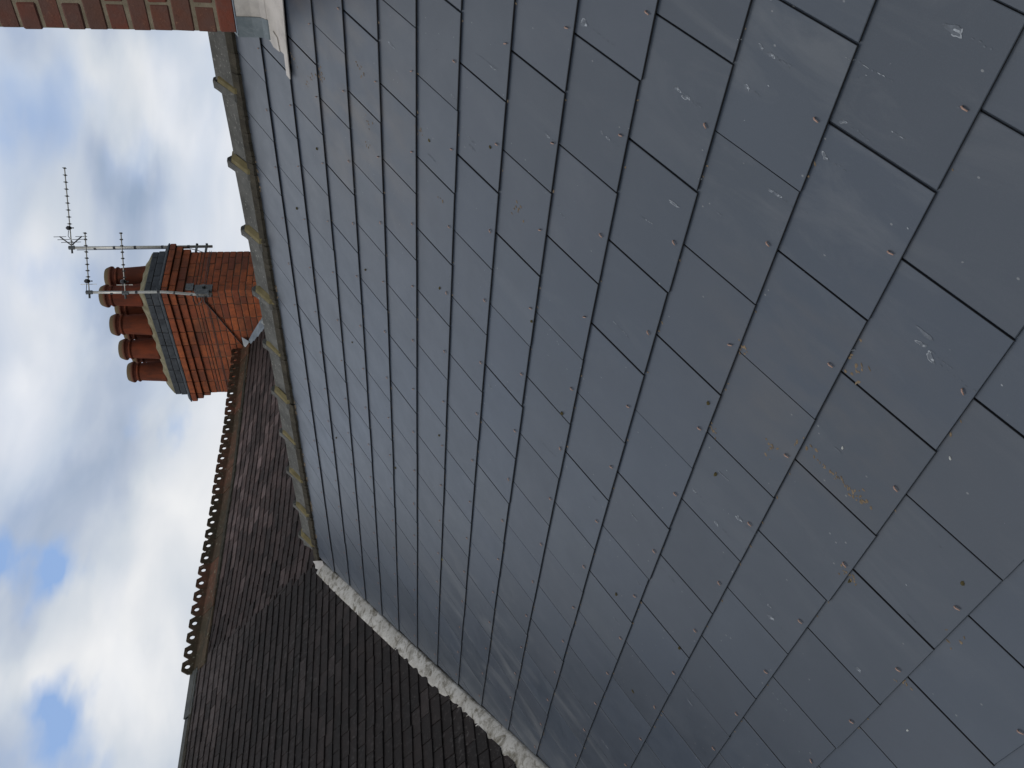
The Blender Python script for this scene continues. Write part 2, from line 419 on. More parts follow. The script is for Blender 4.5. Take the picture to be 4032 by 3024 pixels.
# ------------------------------------------------------------------ roof decks (solid bodies under the coverings)
yR = -0.865; zR = -yR * math.tan(TH)
def prism_x(prof, x0, x1):
    n = len(prof); v = [(x0, *q) for q in prof] + [(x1, *q) for q in prof]
    f = [tuple(range(n)), tuple(range(2 * n - 1, n - 1, -1))] + [(i, i + n, (i + 1) % n + n, (i + 1) % n) for i in range(n)]
    return v, f
o4 = .030
prof = [(4.2, -4.2 * math.tan(TH) - o4), (yR, zR - o4), (yR - 3.0, zR - 3.0 * math.tan(TH)), (yR - 3.0, -3.6), (4.2, -3.6)]
put('roof_deck', mesh('roof_deck', *prism_x(prof, -2.2, 5.75), m_felt), slate_roof)
def deckD(u0, u1, vt, parent):
    pts = []
    a = D_pt(0, -3.2, -.042) - V0; b = D_pt(0, vt, -.042) - V0
    bk = b + Vector((UU.x, UU.y, 0)).normalized() * 2.5 + Vector((0, 0, -1.9))
    prof = [a, b, bk, bk + Vector((0, 0, -2)), a + Vector((0, 0, -1.2))]
    v = [V0 + q + DD * u0 for q in prof] + [V0 + q + DD * u1 for q in prof]; n = 5
    f = [tuple(range(n)), tuple(range(2 * n - 1, n - 1, -1))] + [(i, i + n, (i + 1) % n + n, (i + 1) % n) for i in range(n)]
    put('roof_deck', mesh('roof_deck', v, f, m_felt), parent)
deckD(-4.2, .078, 2.12, old_roof_a)
deckD(.082, 4.68, 2.08, old_roof_b)

# ------------------------------------------------------------------ slates
SL = {-3: -.850, -2: -.5189, -1: -.2499, 0: .0078, 1: .2477, 2: .482, 3: .7142, 4: .9476, 5: 1.1753, 6: 1.4056, 7: 1.6431, 8: 1.8738, 9: 2.112, 10: 2.349, 11: 2.5848, 12: 2.820, 13: 3.055, 14: 3.29, 15: 3.525, 16: 3.76}
DX = {-4: .05, -3: .05, -2: .035, -1: .015, 0: 0, 1: -.007, 2: -.011, 3: -.009, 4: -.006, 5: -.004}
G = .235; TS = .0056; LIFT = .0075
slate_cache = {}
def edged(me, n):
    me.materials.append(m_edge)
    if len(me.polygons) == 2 + 2 * n:
        for i, pg in enumerate(me.polygons):
            if i == 0 or 2 <= i < 2 + n: pg.material_index = 1
    return me
m_edge = simple('black_slate_edge', (.010, .010, .011), .8, bs=.1)
rivet_me = []
for k in range(4):
    a = R_.uniform(-.35, .35)
    L_ = R_.uniform(.010, .013)
    v, f = tube_vf([(0, 0, -.001), (0, 0, .0028), (math.sin(a) * L_ * .3, -math.cos(a) * L_ * .3, .0042), (math.sin(a) * L_, -math.cos(a) * L_, .003)], [.0016, .0017, .0017, .0013], 6)
    rivet_me.append(mesh('rivet', v, f, m_copper, True))
extra_S = []
nsl = 0
VA, VB = 5.105, -.676       # valley edge: X = VA + VB*s
for k in range(-4, 15):
    tail = SL[k + 1]; ln = .6
    half = .15 if k % 2 == 0 else 0.0
    dx = DX.get(k + 1, 0)
    i0 = int(math.floor((-1.6) / .3)); i1 = 20
    for i in range(i0, i1):
        xa = i * .3 + half + dx; xb = xa + .3
        if xa > 5.9: continue
        gap = R_.choice((R_.uniform(.0018, .003), R_.uniform(.004, .006), R_.uniform(.0035, .006))); jx = R_.uniform(-.0012, .0012)
        yt = -tail + R_.uniform(-.0016, .0016) - (R_.uniform(.002, .004) if R_.random() < .06 else 0)
        top = yt + ln
        top = min(top, .86)             # nothing past the ridge
        X0, X1 = xa + gap / 2 + jx, xb - gap / 2 + jx
        # local polygon: x=-X , y=-s
        xc = -(X0 + X1) / 2
        poly = [(-X1 - xc, 0), (-X0 - xc, 0), (-X0 - xc, top - yt), (-X1 - xc, top - yt)]
        full = abs(top - yt - ln) < .001
        # keep X <= VA+VB*s  ->  x+VA-VB*y... (x=-X, y=-s): -X >= -(VA - VB*y)
        pl = [(1.0, -VB, VA + xc - VB * yt)]
        # near chimney footprint: no slate within X<.967 & Y< -.36
        if k <= -1 and xa < .97 and tail < -.40:
            if xb <= .97: continue
            pl.append((-1.0, 0, -.970 - xc))
        q, cut = clip(poly, pl)
        if q is None or area(q) < .002: continue
        # tilt: bottom of tail rides on two slates below
        tilt = math.atan2(2 * TS + LIFT, .6)
        M = MS @ T3(xc, yt, 2 * TS + LIFT - .0185 + R_.uniform(0, .0001)) @ Matrix.Rotation(-tilt, 4, 'X') @ Matrix.Rotation(R_.uniform(-.0012, .0012), 4, 'Z')
        if cut or not full:
            me_args = slab(q, TS, .0008)
            me = None
        else:
            me_args = None
        pc = project(MS @ Vector((xc, yt + .12, 0)))
        vis = False
        for (px, py) in [(-.15, 0), (.15, 0), (-.15, .24), (.15, .24), (0, .12)]:
            pr = project(MS @ Vector((xc + px, yt + py, 0)))
            if pr and -60 < pr[0] < 4092 and -60 < pr[1] < 3084: vis = True
        if not vis:
            if me_args is None: me_args = slab(poly, TS, .0008)
            extra_S.append(([M @ Vector(v) for v in me_args[0]], me_args[1])); continue
        if me_args is None:
            kk = R_.randrange(4)
            if kk not in slate_cache:
                hg = (.0017, .0027, .0023, .0032)[kk]; pp = [(p_[0] * .15 / abs(p_[0]) - math.copysign(hg, p_[0]), p_[1]) for p_ in poly]
                slate_cache[kk] = edged(mesh('slate', *slab(pp, TS, .0008 + .0002 * kk), m_slate), 4)
            me = slate_cache[kk]
        else:
            me = edged(mesh('slate', *me_args, m_slate), len(q))
        o = put('slate', me, slate_roof, M); nsl += 1
        rx, ry = R_.uniform(-.006, .006), .026 + R_.uniform(-.003, .004)
        if any(True for _ in [0]) and clip([(rx - .01, ry - .01), (rx + .01, ry - .01), (rx + .01, ry + .01), (rx - .01, ry + .01)], pl)[1] is False:
            put('rivet', rivet_me[R_.randrange(4)], o, M @ T3(rx, ry, TS) @ Matrix.Rotation(R_.uniform(-.4, .4), 4, 'Z'))
v, f = join(extra_S)
put('outlying_slate', mesh('outlying_slate', v, f, m_slate), slate_roof, kind='stuff')

# dried splashes, mud crumbs, moss, chips lying on the slates
def surf_h(s):
    """height of the slate face above the roof plane at slope position s"""
    ks = sorted(SL)
    for k in ks:
        if SL[k] >= s:
            dist = SL[k] - s
            return 3 * TS + LIFT - .0182 - dist * (2 * TS + LIFT) / .6
    return .0
def blob_poly(cx, cy, rx, ry, ang, n=14, rough=.25, seed=0):
    rr = random.Random(seed); res = []
    ph = [rr.uniform(0, 6.28) for _ in range(3)]
    for i in range(n):
        a = 2 * math.pi * i / n
        r = 1 + rough * (.6 * math.sin(2 * a + ph[0]) + .4 * math.sin(3 * a + ph[1]) + .3 * math.sin(5 * a + ph[2]))
        x, y = math.cos(a) * rx * r, math.sin(a) * ry * r
        res.append((cx + x * math.cos(ang) - y * math.sin(ang), cy + x * math.sin(ang) + y * math.cos(ang)))
    return res
def ring(polyo, shrink, h0, h1, zf):
    n = len(polyo); cx = sum(p[0] for p in polyo) / n; cy = sum(p[1] for p in polyo) / n
    inn = [(cx + (p[0] - cx) * shrink, cy + (p[1] - cy) * shrink) for p in polyo]
    mid = [(cx + (p[0] - cx) * (1 + shrink) / 2, cy + (p[1] - cy) * (1 + shrink) / 2) for p in polyo]
    v = [(*p, zf(p[1]) + h0) for p in polyo] + [(*p, zf(p[1]) + h1) for p in mid] + [(*p, zf(p[1]) + h0) for p in inn]
    f = []
    for k in (0, n):
        for i in range(n):
            j = (i + 1) % n; f.append((k + i, k + j, k + n + j, k + n + i))
    return v, f, inn
zf = lambda y: surf_h(-y)
drops = [(0.113, 1.435, 1.6), (0.116, 1.749, 1), (0.119, 1.781, 1.1), (0.445, 1.36, .9), (0.332, 1.582, .7), (0.331, 1.556, .5), (0.654, 1.007, .6), (0.56, 0.924, .8), (-0.054, 1.95, .8), (-0.056, 1.924, .7), (0.028, 1.918, .9), (0.061, 2.132, .9), (0.186, 2.049, .6), (0.185, 2.067, .8), (-0.015, 2.137, .7), (-0.239, 2.255, 1.7), (0.27, 2.46, 1), (0.282, 2.486, 1.2), (1.127, 2.137, .8), (1.155, 2.242, 1), (1.064, 2.296, 1.3), (1.253, 2.477, .7), (1.285, 2.493, 1.4), (1.165, 2.733, .9)]
sp, spf = [], []
for i, (X, s, k) in enumerate(drops):
    rr = random.Random(i + 40)
    ang = math.pi / 2 + rr.uniform(-.35, .35)
    po = blob_poly(-X, -s, .0108 * k, .0046 * k + .001, ang, 22, .48, i)
    v, f, inn = ring(po, .80, .0002, .0005, zf)
    st0 = rr.randrange(22); keep = {(st0 + q_) % 22 for q_ in range(rr.randint(8, 13))}
    sp.append((v, [fc for q_, fc in enumerate(f) if (q_ % 22) in keep]))
    core_ = blob_poly(-X + rr.uniform(-.001, .001), -s - .004 * k, .0035 * k, .0016 * k, ang + .2, 9, .5, i + 500)
    sp.append(([(*p, zf(p[1]) + .0004) for p in core_], [tuple(range(9))]))
    spf.append(([(*p, zf(p[1]) + .00025) for p in inn], [tuple(range(len(inn)))]))
    # trail of small drips down the slope
    y = -s - .012 * k
    for j in range(rr.randint(2, 7)):
        y -= rr.uniform(.005, .016); x = -X + rr.uniform(-.003, .003)
        pp = blob_poly(x, y, rr.uniform(.0007, .0018), rr.uniform(.0015, .004), 0, 7, .3, i * 9 + j)
        spf.append(([(*p, zf(p[1]) + .0003) for p in pp], [tuple(range(7))]))
def S_world(vf): return [MS @ Vector(v) for v in vf[0]], vf[1]
# thin dotted runs and pale scuffs where water dried on its way down
for i in range(46):
    X = R_.uniform(-.35, 1.6) if i % 3 else R_.uniform(.5, 4.2); s = R_.uniform(.4, 2.75); x = -X; y = -s
    lean = R_.uniform(-.12, .12)
    if i % 2:
        for j in range(R_.randint(5, 16)):
            y -= R_.uniform(.003, .010); x += lean * .006 + R_.uniform(-.0012, .0012)
            pp = blob_poly(x, y, R_.uniform(.0005, .0013), R_.uniform(.0012, .0042), 0, 6, .35, i * 31 + j)
            (sp if (i % 4 == 1 and R_.random() < .4) else spf).append(([(*p, zf(p[1]) + .0003) for p in pp], [tuple(range(6))]))
    else:
        pp = blob_poly(x, y, R_.uniform(.0015, .004), R_.uniform(.008, .022), lean, 14, .45, i * 7)
        spf.append(([(*p, zf(p[1]) + .0003) for p in pp], [tuple(range(14))]))
        if i % 4 == 0:
            v, f, inn = ring(pp, .7, .0004, .0006, zf); sp.append((v, f))
# random faint specks
for i in range(700):
    X = R_.uniform(-.4, 4.6); s = R_.uniform(-.6, 2.9)
    r0 = R_.uniform(.0005, .0016)
    pp = blob_poly(-X, -s, r0, r0 * R_.uniform(1, 2.5), R_.uniform(-.4, .4), 6, .3, i)
    (sp if R_.random() < .35 else spf).append(([(*p, zf(p[1]) + .0003) for p in pp], [tuple(range(6))]))
put('dried_splash', mesh('dried_splash', *join([S_world(x) for x in sp]), m_splash), slate_roof, kind='stuff')
put('faint_splash', mesh('faint_splash', *join([S_world(x) for x in spf]), m_splash2), slate_roof, kind='stuff')
def lump(X, s, rx, ry, h, seed, n=9):
    po = blob_poly(-X, -s, rx, ry, random.Random(seed).uniform(0, 3), n, .35, seed)
    z = zf(-s); cx, cy = -X, -s
    v = [(*p, z) for p in po] + [(cx + (p[0] - cx) * .62, cy + (p[1] - cy) * .62, z + h * random.Random(seed * 7 + i).uniform(.7, 1.1)) for i, p in enumerate(po)] + [(cx, cy, z + h * 1.1)]
    f = [(i, (i + 1) % n, n + (i + 1) % n, n + i) for i in range(n)] + [(n + i, n + (i + 1) % n, 2 * n) for i in range(n)]
    return v, f
mud = [(0.418, 2.372, 1.6), (0.696, 2.363, 2), (0.694, 2.511, 1.3), (0.693, 2.538, 1.6), (0.694, 2.448, .8), (0.877, 2.118, 1), (0.583, 2.12, 1), (0.93, 2.593, 1.5), (0.948, 0.042, 1.8), (0.917, 0.029, 1.6), (0.972, -0.046, 1.3), (0.988, -0.208, 1.8), (0.757, 0.356, 1.4), (0.927, 0.397, 1.2), (1.047, 0.378, 1.2), (1.026, -0.089, .9), (0.786, 0.734, 1), (0.756, 1.263, 1.8), (0.962, 0.872, 1), (0.778, 2.288, 1.4), (0.917, 2.59, 1.4), (0.838, 2.837, 1.3), (1.07, 2.823, 1.3)]
mf = []
for i, (X, s, k) in enumerate(mud):
    rr = random.Random(i)
    for j in range(rr.randint(5, 11)):
        mf.append(lump(X + rr.gauss(0, .009) * k, s + rr.gauss(0, .011) * k, rr.uniform(.001, .0032) * k ** .5, rr.uniform(.0018, .005) * k ** .5, rr.uniform(.0004, .0014), i * 30 + j, 7))
for (x0, s0, x1, s1, n) in ((.70, 2.385, .692, 2.545, 26), (.94, -.02, .96, .05, 14), (.30, .25, .6, .26, 6)):
    for j in range(n):
        q = R_.random(); mf.append(lump(x0 + (x1 - x0) * q + R_.gauss(0, .002), s0 + (s1 - s0) * q, R_.uniform(.001, .0025), R_.uniform(.002, .005), .0008, 900 + j, 7))
# dirt caught along the tails of the slates
for k in range(-2, 13):
    for j in range(34):
        X = R_.uniform(-.4, 4.6)
        if R_.random() > .35 + .4 * (mnoise.noise(Vector((X * 1.7, k * 3.1, 0))) > .05): continue
        s = SL[k] + R_.uniform(.0015, .006)
        mf.append(lump(X, s, R_.uniform(.0015, .006), R_.uniform(.0012, .0032), R_.uniform(.0006, .0018), 2000 + j + k * 50, 6))
put('mud_crumb', mesh('mud_crumb', *join([S_world(x) for x in mf]), m_mud, True), slate_roof, kind='stuff')
lumps = [(0.786, 0.79), (0.803, 2.089), (0.937, 2.599), (1.001, 2.181), (1.306, -0.059), (1.358, 0.876), (1.091, 1.399), (1.338, 1.601), (1.9, 2.015), (1.804, 2.306), (2.327, 2.219), (0.681, 2.773), (1.70, .30), (2.3, .12), (2.9, .5), (3.4, -.2), (1.8, -.35), (2.2, .9), (.62, 1.12)]
MOSS = ['brown moss crumb two slates below the pointed tip of the lead apron', 'brown moss crumb low on the slope beside the pale chalk scrape', 'dark moss crumb caught in a course line under the orange mud streak',
        'dark moss crumb near the two faint splashes low on the slope', 'moss crumb in the second slate course under the concrete ridge, nearest the apron', 'moss crumb on a slate joint in the middle of the slope, nearest the ridge',
        'moss crumb stuck in a slate joint in the middle of the slope', 'moss crumb in the middle of the slope, next below the one in a joint', 'dark moss crumb on a chalky slate towards the bottom of the valley strip',
        'dark moss crumb on a slate face between the chalky patch and the mud streak', 'lowest dark moss crumb beside the white valley strip', 'brown moss crumb on the lowest slates next to the cream pebble',
        'small moss crumb in the upper slates a short way below the second ridge collar', 'small moss crumb in the upper slates below the third ridge collar', 'small moss crumb on the bright far slates above the yellow-green leaf',
        'small moss crumb on the bright far slates close under the ridge', 'tiny moss crumb directly under the edge of the concrete ridge', 'small moss crumb on the bluish slates halfway down towards the leaf', 'small moss crumb on the slates between the apron tip and the white splashes']
for i, (X, s) in enumerate(lumps):
    o = put('moss_crumb', mesh('moss_crumb', *[x for x in S_world(lump(X, s, R_.uniform(.003, .006), R_.uniform(.004, .009), R_.uniform(.003, .006), i + 60))], m_moss, True))
    o['label'] = MOSS[i]; o['category'] = 'moss crumb'; o['group'] = 'moss crumbs scattered over the slates'
# a leaf and two pale chips
lf = [(-.005, 0, .0), (-.009, .007, .002), (-.007, .015, .003), (0, .022, .001), (.007, .014, .003), (.009, .006, .002), (.004, 0, 0), (0, -.005, .001)]
lz = zf(-.956)
lv = [MS @ Vector((-3.177 + x * 1.3, -.956 + y * 1.3, lz + z + .0005)) for x, y, z in lf] + [MS @ Vector((-3.177 + x * 1.3, -.956 + y * 1.3, lz + z)) for x, y, z in lf]
n = 8
o = put('leaf', mesh('leaf', lv, [tuple(range(n)), tuple(range(2 * n - 1, n - 1, -1))] + [(i, i + n, (i + 1) % n + n, (i + 1) % n) for i in range(n)], m_leaf))
o['label'] = 'small yellow-green leaf stuck on the slates far from the brick chimney'; o['category'] = 'leaf'
for i, (X, s, lab) in enumerate(((.615, 2.43, 'white chip on a low slate above the orange mud streak'), (.446, 2.614, 'longer white chip lying on the slates lowest in view'), (1.199, 2.898, 'cream pebble beside a slate joint at the bottom of the slope'))):
    o = put('stone_chip', mesh('stone_chip', *S_world(lump(X, s, .0022, .0042, .0025, i + 5, 6)), m_chip)); o['label'] = lab; o['category'] = 'chip'

# ------------------------------------------------------------------ concrete ridge of the slate roof
def angle_ridge(L, w, h, t, collar=0.0, cl=0.0, x0=0.0, apex_r=.03, point=False):
    """angular ridge tile, x from x0 to x0+L, apex at z=0; optional raised collar at its start"""
    def sec(x, off, ww=1.0):
        o = [(-w * ww, -h * ww - 0 + off * .8), (-apex_r, -apex_r * h / w + off), (-apex_r * .35, off - .002), (apex_r * .35, off - .002), (apex_r, -apex_r * h / w + off), (w * ww, -h * ww + off * .8)]
        i = [(y, z - t - off) for y, z in o[::-1]]
        return [(x, y, z) for y, z in o + i]
    st_ = []
    if collar > 0:
        st_ = [(x0, collar), (x0 + .004, collar + .002), (x0 + cl * .75, collar + .002), (x0 + cl, collar * .55), (x0 + cl + .016, 0.001)]
    else: st_ = [(x0, 0)]
    st_ += [(x0 + L * .6, 0), (x0 + L - .004, 0)]
    V, Fc = [], []
    for k, (x, off) in enumerate(st_): V += sec(x, off)
    if point: V += [(x + .13 - abs(y) * .9, y, z) for (x, y, z) in sec(x0 + L, 0)]; st_.append((0, 0))
    n = 12
    for k in range(len(st_) - 1):
        for i in range(n): Fc.append((k * n + i, (k + 1) * n + i, (k + 1) * n + (i + 1) % n, k * n + (i + 1) % n))
    Fc.append(tuple(range(n))); Fc.append(tuple(range(len(st_) * n - 1, (len(st_) - 1) * n - 1, -1)))
    return V, Fc
w_, h_ = .138, .103
zA = .532
def olive_face(w, h, x, c):
    """mortar-filled end face of a ridge collar, running from lower edge over the apex"""
    P0 = [(-w - .004, -h - .006), (-.03, -.03 * h / w), (.03, -.03 * h / w), (w + .004, -h - .006)]
    V = []
    for (y, z) in P0: V += [(x - .001, y, z - .002), (x - .001, y, z + c * .93), (x - .024, y, z + c * .80), (x - .044, y, z - .002)]
    f = []
    for k in range(3):
        for i in range(4): f.append((k * 4 + i, (k + 1) * 4 + i, (k + 1) * 4 + (i + 1) % 4, k * 4 + (i + 1) % 4))
    f += [(0, 1, 2, 3), (15, 14, 13, 12)]
    return V, f
xs = [0.985] + [1.455 + .4515 * k for k in range(10)]
for k, x in enumerate(xs):
    last = k == len(xs) - 1
    L = (xs[k + 1] - x) if not last else .05
    v, f = angle_ridge(L, w_ + R_.uniform(-.002, .002), h_, .014, .030 if k else 0, .055, 0, .034, last)
    dy = R_.uniform(-.003, .003)
    M = T3(x, yR + dy, zA + R_.uniform(-.005, .004) + (.006 if k == 0 else 0)) @ Matrix.Rotation(R_.uniform(-.008, .008), 4, 'Y') @ Matrix.Rotation(R_.uniform(-.012, .012), 4, 'Z') @ Matrix.Rotation(R_.uniform(-.03, .03), 4, 'X')
    o = put('ridge_tile', mesh('ridge_tile', v, f, m_conc), slate_roof, M)
    if k:
        v, f = olive_face(w_, h_, 0, .030)
        put('mortar_fillet', mesh('mortar_fillet', v, f, m_olive), o, M)
        bl = []
        for j in range(7):
            bx, by = R_.uniform(-.03, .012), w_ + R_.uniform(-.012, .008)
            bl.append(tube_vf([(bx, by, -h_ - .012), (bx, by, -h_ + R_.uniform(-.002, .008))], [R_.uniform(.007, .014), R_.uniform(.002, .006)], 6))
        put('mortar_lump', mesh('mortar_lump', *join(bl), m_olive if k % 3 else m_bed, True), o, M)
# bedding mortar under the ridge edges: ragged line
bed = []
X = .975
while X < 5.70:
    dxl = R_.uniform(.012, .045)
    s1 = -.822 + R_.uniform(-.004, .007) + (.004 if mnoise.noise(Vector((X * 3, 0, 0))) > .1 else 0)
    a = [S_pt(X, -.90, -.006), S_pt(X + dxl, -.90, -.006), S_pt(X + dxl, s1, -.006), S_pt(X, s1, -.006)]
    b = [S_pt(X, -.858, .028), S_pt(X + dxl, -.858, .028), S_pt(X + dxl, s1 - .003, .012), S_pt(X, s1 - .003, .012)]
    bed.append((a + b, [(0, 1, 2, 3), (7, 6, 5, 4), (0, 4, 5, 1), (1, 5, 6, 2), (2, 6, 7, 3), (3, 7, 4, 0)])); X += dxl
put('mortar_bed', mesh('mortar_bed', *join(bed), m_bed), slate_roof)
bed = []
for i in range(70):
    X = R_.uniform(.98, 5.6)
    if mnoise.noise(Vector((X * 2.2, 5, 0))) < -.02: continue
    bed.append(lump(X, -.808 + R_.uniform(-.003, .004), R_.uniform(.006, .02), R_.uniform(.002, .006), .004, 300 + i, 7))
put('mortar_smear', mesh('mortar_smear', *join([S_world(x) for x in bed]), m_mud), slate_roof, kind='stuff')

# ------------------------------------------------------------------ old tiled roofs
def interp(tab, x):
    if x <= tab[0][0]: return tab[0][1]
    for (a, b), (c, d) in zip(tab, tab[1:]):
        if x <= c: return b + (d - b) * (x - a) / (c - a)
    return tab[-1][1]
CT = [(0, .11), (.3, .065), (.6, .02), (1, -.01), (1.5, -.02), (2, -.04), (2.3, -.05), (2.9, -.03), (3.3, -.02), (3.7, 0), (4.4, .03), (4.7, .04)]
LEADL = [(-3.4, -2.72), (-2.441, -1.939), (-2.181, -1.734), (-1.995, -1.583), (-1.817, -1.448), (-1.748, -1.361), (-1.36, -1.041), (-1.124, -.844), (-.79, -.56), (-.34, -.183), (-.198, -.067), (.0, .09)]
def lead_line(u, v):
    """>0 on the tile side (left/above) of the lead's left edge"""
    for (a, b), (c, d) in zip(LEADL, LEADL[1:]):
        if a <= u <= c: return v - (b + (d - b) * (u - a) / (c - a))
    return 1
TW, TG, TT, TL = .166, .0945, .0125, .25
tile_cache = {}
def ridge_screen(y):      # image column of the concrete ridge's silhouette, to know which tiles the photo can show
    return interp([(900, 972), (1138, 1005), (1340, 1048), (1528, 1075), (1693, 1112), (1838, 1148), (1975, 1174), (2098, 1192), (2230, 1275), (3100, 2300)], y)
JAG = [R_.uniform(-.03, .03) for _ in range(80)]
def lay_tiles(root, mat, u0, u1, v0, vtop, warp, gauge, cutlead, right_cut, tw):
    vis_list, rest = [], []
    nrow = int((vtop - v0) / gauge)
    for r in range(nrow + 1):
        vt = v0 + r * gauge
        half = tw / 2 if r % 2 else 0
        rowj = R_.uniform(-.0025, .0025)
        i = 0
        u = math.floor((u0 - .04) / tw) * tw - half
        roff = R_.uniform(-.004, .004)
        while u < u1 + (.04 if cutlead else 0):
            ua = u + roff; u += tw
            uc = ua + tw / 2
            v_t = vt + warp(uc) + rowj + R_.uniform(-.0028, .0028) + .006 * mnoise.noise(Vector((uc * 2.3, vt * 3.1, 1)))
            gap = R_.uniform(.003, .0065)
            if R_.random() < .09: v_t -= R_.uniform(.002, .006)
            L = min(TL, vtop + .05 - v_t)
            if L < .05: continue
            poly = [(-tw / 2 + gap / 2, 0), (tw / 2 - gap / 2, 0), (tw / 2 - gap / 2, L), (-tw / 2 + gap / 2, L)]
            jg_ = JAG[int((v_t + 4) / .0945)]
            pl = [(-1, 0, right_cut + (jg_ if cutlead else 0) - uc), (1, 0, uc - u0 - (0 if cutlead else jg_))]
            if cutlead:
                # local line of the lead edge through the tile's column
                if lead_line(max(-3.39, min(-.001, uc)), v_t + L) < -.1 and uc < 0: continue
                e0 = max(-3.3, uc - .09); e1 = min(0, uc + .09)
                if e1 > e0:
                    f0 = -lead_line(e0, 0); f1 = -lead_line(e1, 0)
                    k = (f1 - f0) / (e1 - e0)
                    jg = R_.uniform(-.003, .003)
                    pl.append((-k, 1, v_t - f0 - k * (uc - e0) - jg - .004))
            q, cut = clip(poly, pl)
            if q is None or area(q) < .0012: continue
            slope = (warp(uc + .05) - warp(uc - .05)) / .1
            tilt = math.atan2(2 * TT, 2 * gauge + .05)
            M = MD @ T3(uc, v_t, 2 * TT * .9 - .030 + (.005 if cutlead else 0) + R_.uniform(0, .003)) @ Matrix.Rotation(-tilt + R_.uniform(-.006, .006), 4, 'X') @ Matrix.Rotation(math.atan(slope) * .8 + R_.uniform(-.006, .006), 4, 'Z') @ Matrix.Rotation(R_.uniform(-.008, .008), 4, 'Y')
            pr = project(D_pt(uc, v_t + gauge / 2, .03))
            vis = pr and -40 < pr[0] < 4070 and -30 < pr[1] < 3060 and pr[0] < ridge_screen(pr[1]) + 25
            (vis_list if vis else rest).append((pr[2] if pr else 99, q, cut or L < TL - .001, M))
    vis_list.sort(key=lambda z: z[0])
    for k, (dep, q, cut, M) in enumerate(vis_list):
        if k >= 296: rest.append((dep, q, cut, M)); continue
        if cut: me = mesh('roof_tile', *slab(q, TT, .002), mat)
        else:
            kk = (root.name, R_.randrange(6))
            if kk not in tile_cache:
                vs, fs = slab(q, TT, .002)
                rr = random.Random(hash(kk[1]))
                vs = [(x + rr.uniform(-.0015, .0015), y + (rr.uniform(-.003, .003) if y < .01 else 0), z - 9 * x * x * .03) for x, y, z in vs]
                tile_cache[kk] = mesh('roof_tile', vs, fs, mat)
            me = tile_cache[kk]
        put('roof_tile', me, root, M)
    parts = []
    for dep, q, cut, M in rest:
        v, f = slab(q, TT, .002); parts.append(([M @ Vector(x) for x in v], f))
    if parts: put('small_roof_tile', mesh('small_roof_tile', *join(parts), mat), root, kind='stuff')
    print('tiles', root.name, len(vis_list), len(rest))
lay_tiles(old_roof_a, m_tileA, -3.3, .076, -2.75, 2.03, lambda u: 0, TG, True, .098, TW)
lay_tiles(old_roof_b, m_tileB, .084, 4.67, -.42, 1.86, lambda u: interp(CT, u), .0955, False, 4.67, TW)

# plain dark ridge of the nearer tiled roof
RA = D_pt(0, 2.13) - V0
def M_ridgeD(u, dz, va=2.13):
    o = D_pt(u, va) + Vector((0, 0, dz))
    side = Vector((0, 0, 1)).cross(DD)
    return Matrix(((DD.x, side.x, 0, o.x), (DD.y, side.y, 0, o.y), (DD.z, side.z, 1, o.z), (0, 0, 0, 1)))
for k in range(6):
    u1 = .06 - k * .46
    v, f = angle_ridge(.452, .092, .078, .013, 0, 0, 0, .012)
    put('ridge_tile', mesh('ridge_tile', v, f, m_blue), old_roof_a, M_ridgeD(u1 - .455, .028 - .004 * (k % 2) - .010 * k))
# crest tiles
def crest_plate(kind, w=.1535):
    hw = w / 2
    if kind == 'hex': ol = [(-hw, -.03), (hw, -.03), (hw, .046), (.060, .070), (.040, .099), (-.040, .099), (-.060, .070), (-hw, .046)]
    else: ol = [(-hw, -.03), (hw, -.03), (hw, .062), (.068, .066), (.061, .076), (.064, .088), (.055, .093), (.050, .101), (-.050, .101), (-.055, .093), (-.064, .088), (-.061, .076), (-.068, .066), (-hw, .062)]
    # densify
    o2 = []
    for p, q in zip(ol, ol[1:] + ol[:1]):
        o2.append(p)
        if math.hypot(q[0] - p[0], q[1] - p[1]) > .05: o2.append(((p[0] + q[0]) / 2, (p[1] + q[1]) / 2))
    cz = .052; n = len(o2); r = .0235; t = .011
    inn = []
    for p in o2:
        a = math.atan2(p[1] - cz, p[0]); inn.append((math.cos(a) * r, cz + math.sin(a) * r))
    V = [(p[0], -t, p[1]) for p in o2] + [(p[0], -t, p[1]) for p in inn] + [(p[0], t, p[1]) for p in o2] + [(p[0], t, p[1]) for p in inn]
    f = []
    for i in range(n):
        j = (i + 1) % n
        f += [(i, j, n + j, n + i), (2 * n + i, 3 * n + i, 3 * n + j, 2 * n + j), (i, 2 * n + i, 2 * n + j, j), (n + i, n + j, 3 * n + j, 3 * n + i)]
    return V, f
CS = [(0, 0), (.5, -.002), (1.1, -.006), (1.5, -.016), (2, -.026), (3.3, -.032), (3.7, -.022), (4.2, -.012), (4.8, .004)]
u = .03; k = 0
crest_cache = {}
while u < 4.62:
    kind = 'hex' if k < 4 or k in (5,) else 'bite'
    if kind not in crest_cache:
        parts = [angle_ridge(.306, .178, .132, .014, 0, 0, 0, .02)]
        for s_ in (0, 1):
            v, f = crest_plate(kind); parts.append(([(x + .0767 + .1535 * s_, y, z * 1.08 + .004) for x, y, z in v], f))
        v, f = join(parts); crest_cache[kind] = mesh('crest_tile', v, f, m_crest)
    um = u + .15
    M = M_ridgeD(u, .012 + interp(CS, um) + R_.uniform(-.003, .003), 2.10) @ Matrix.Rotation(-(interp(CS, um + .15) - interp(CS, um - .15)) / .3 + R_.uniform(-.006, .006), 4, 'Y') @ Matrix.Rotation(R_.uniform(-.02, .02), 4, 'X')
    put('crest_tile', crest_cache[kind], old_roof_b, M)
    u += .3085; k += 1
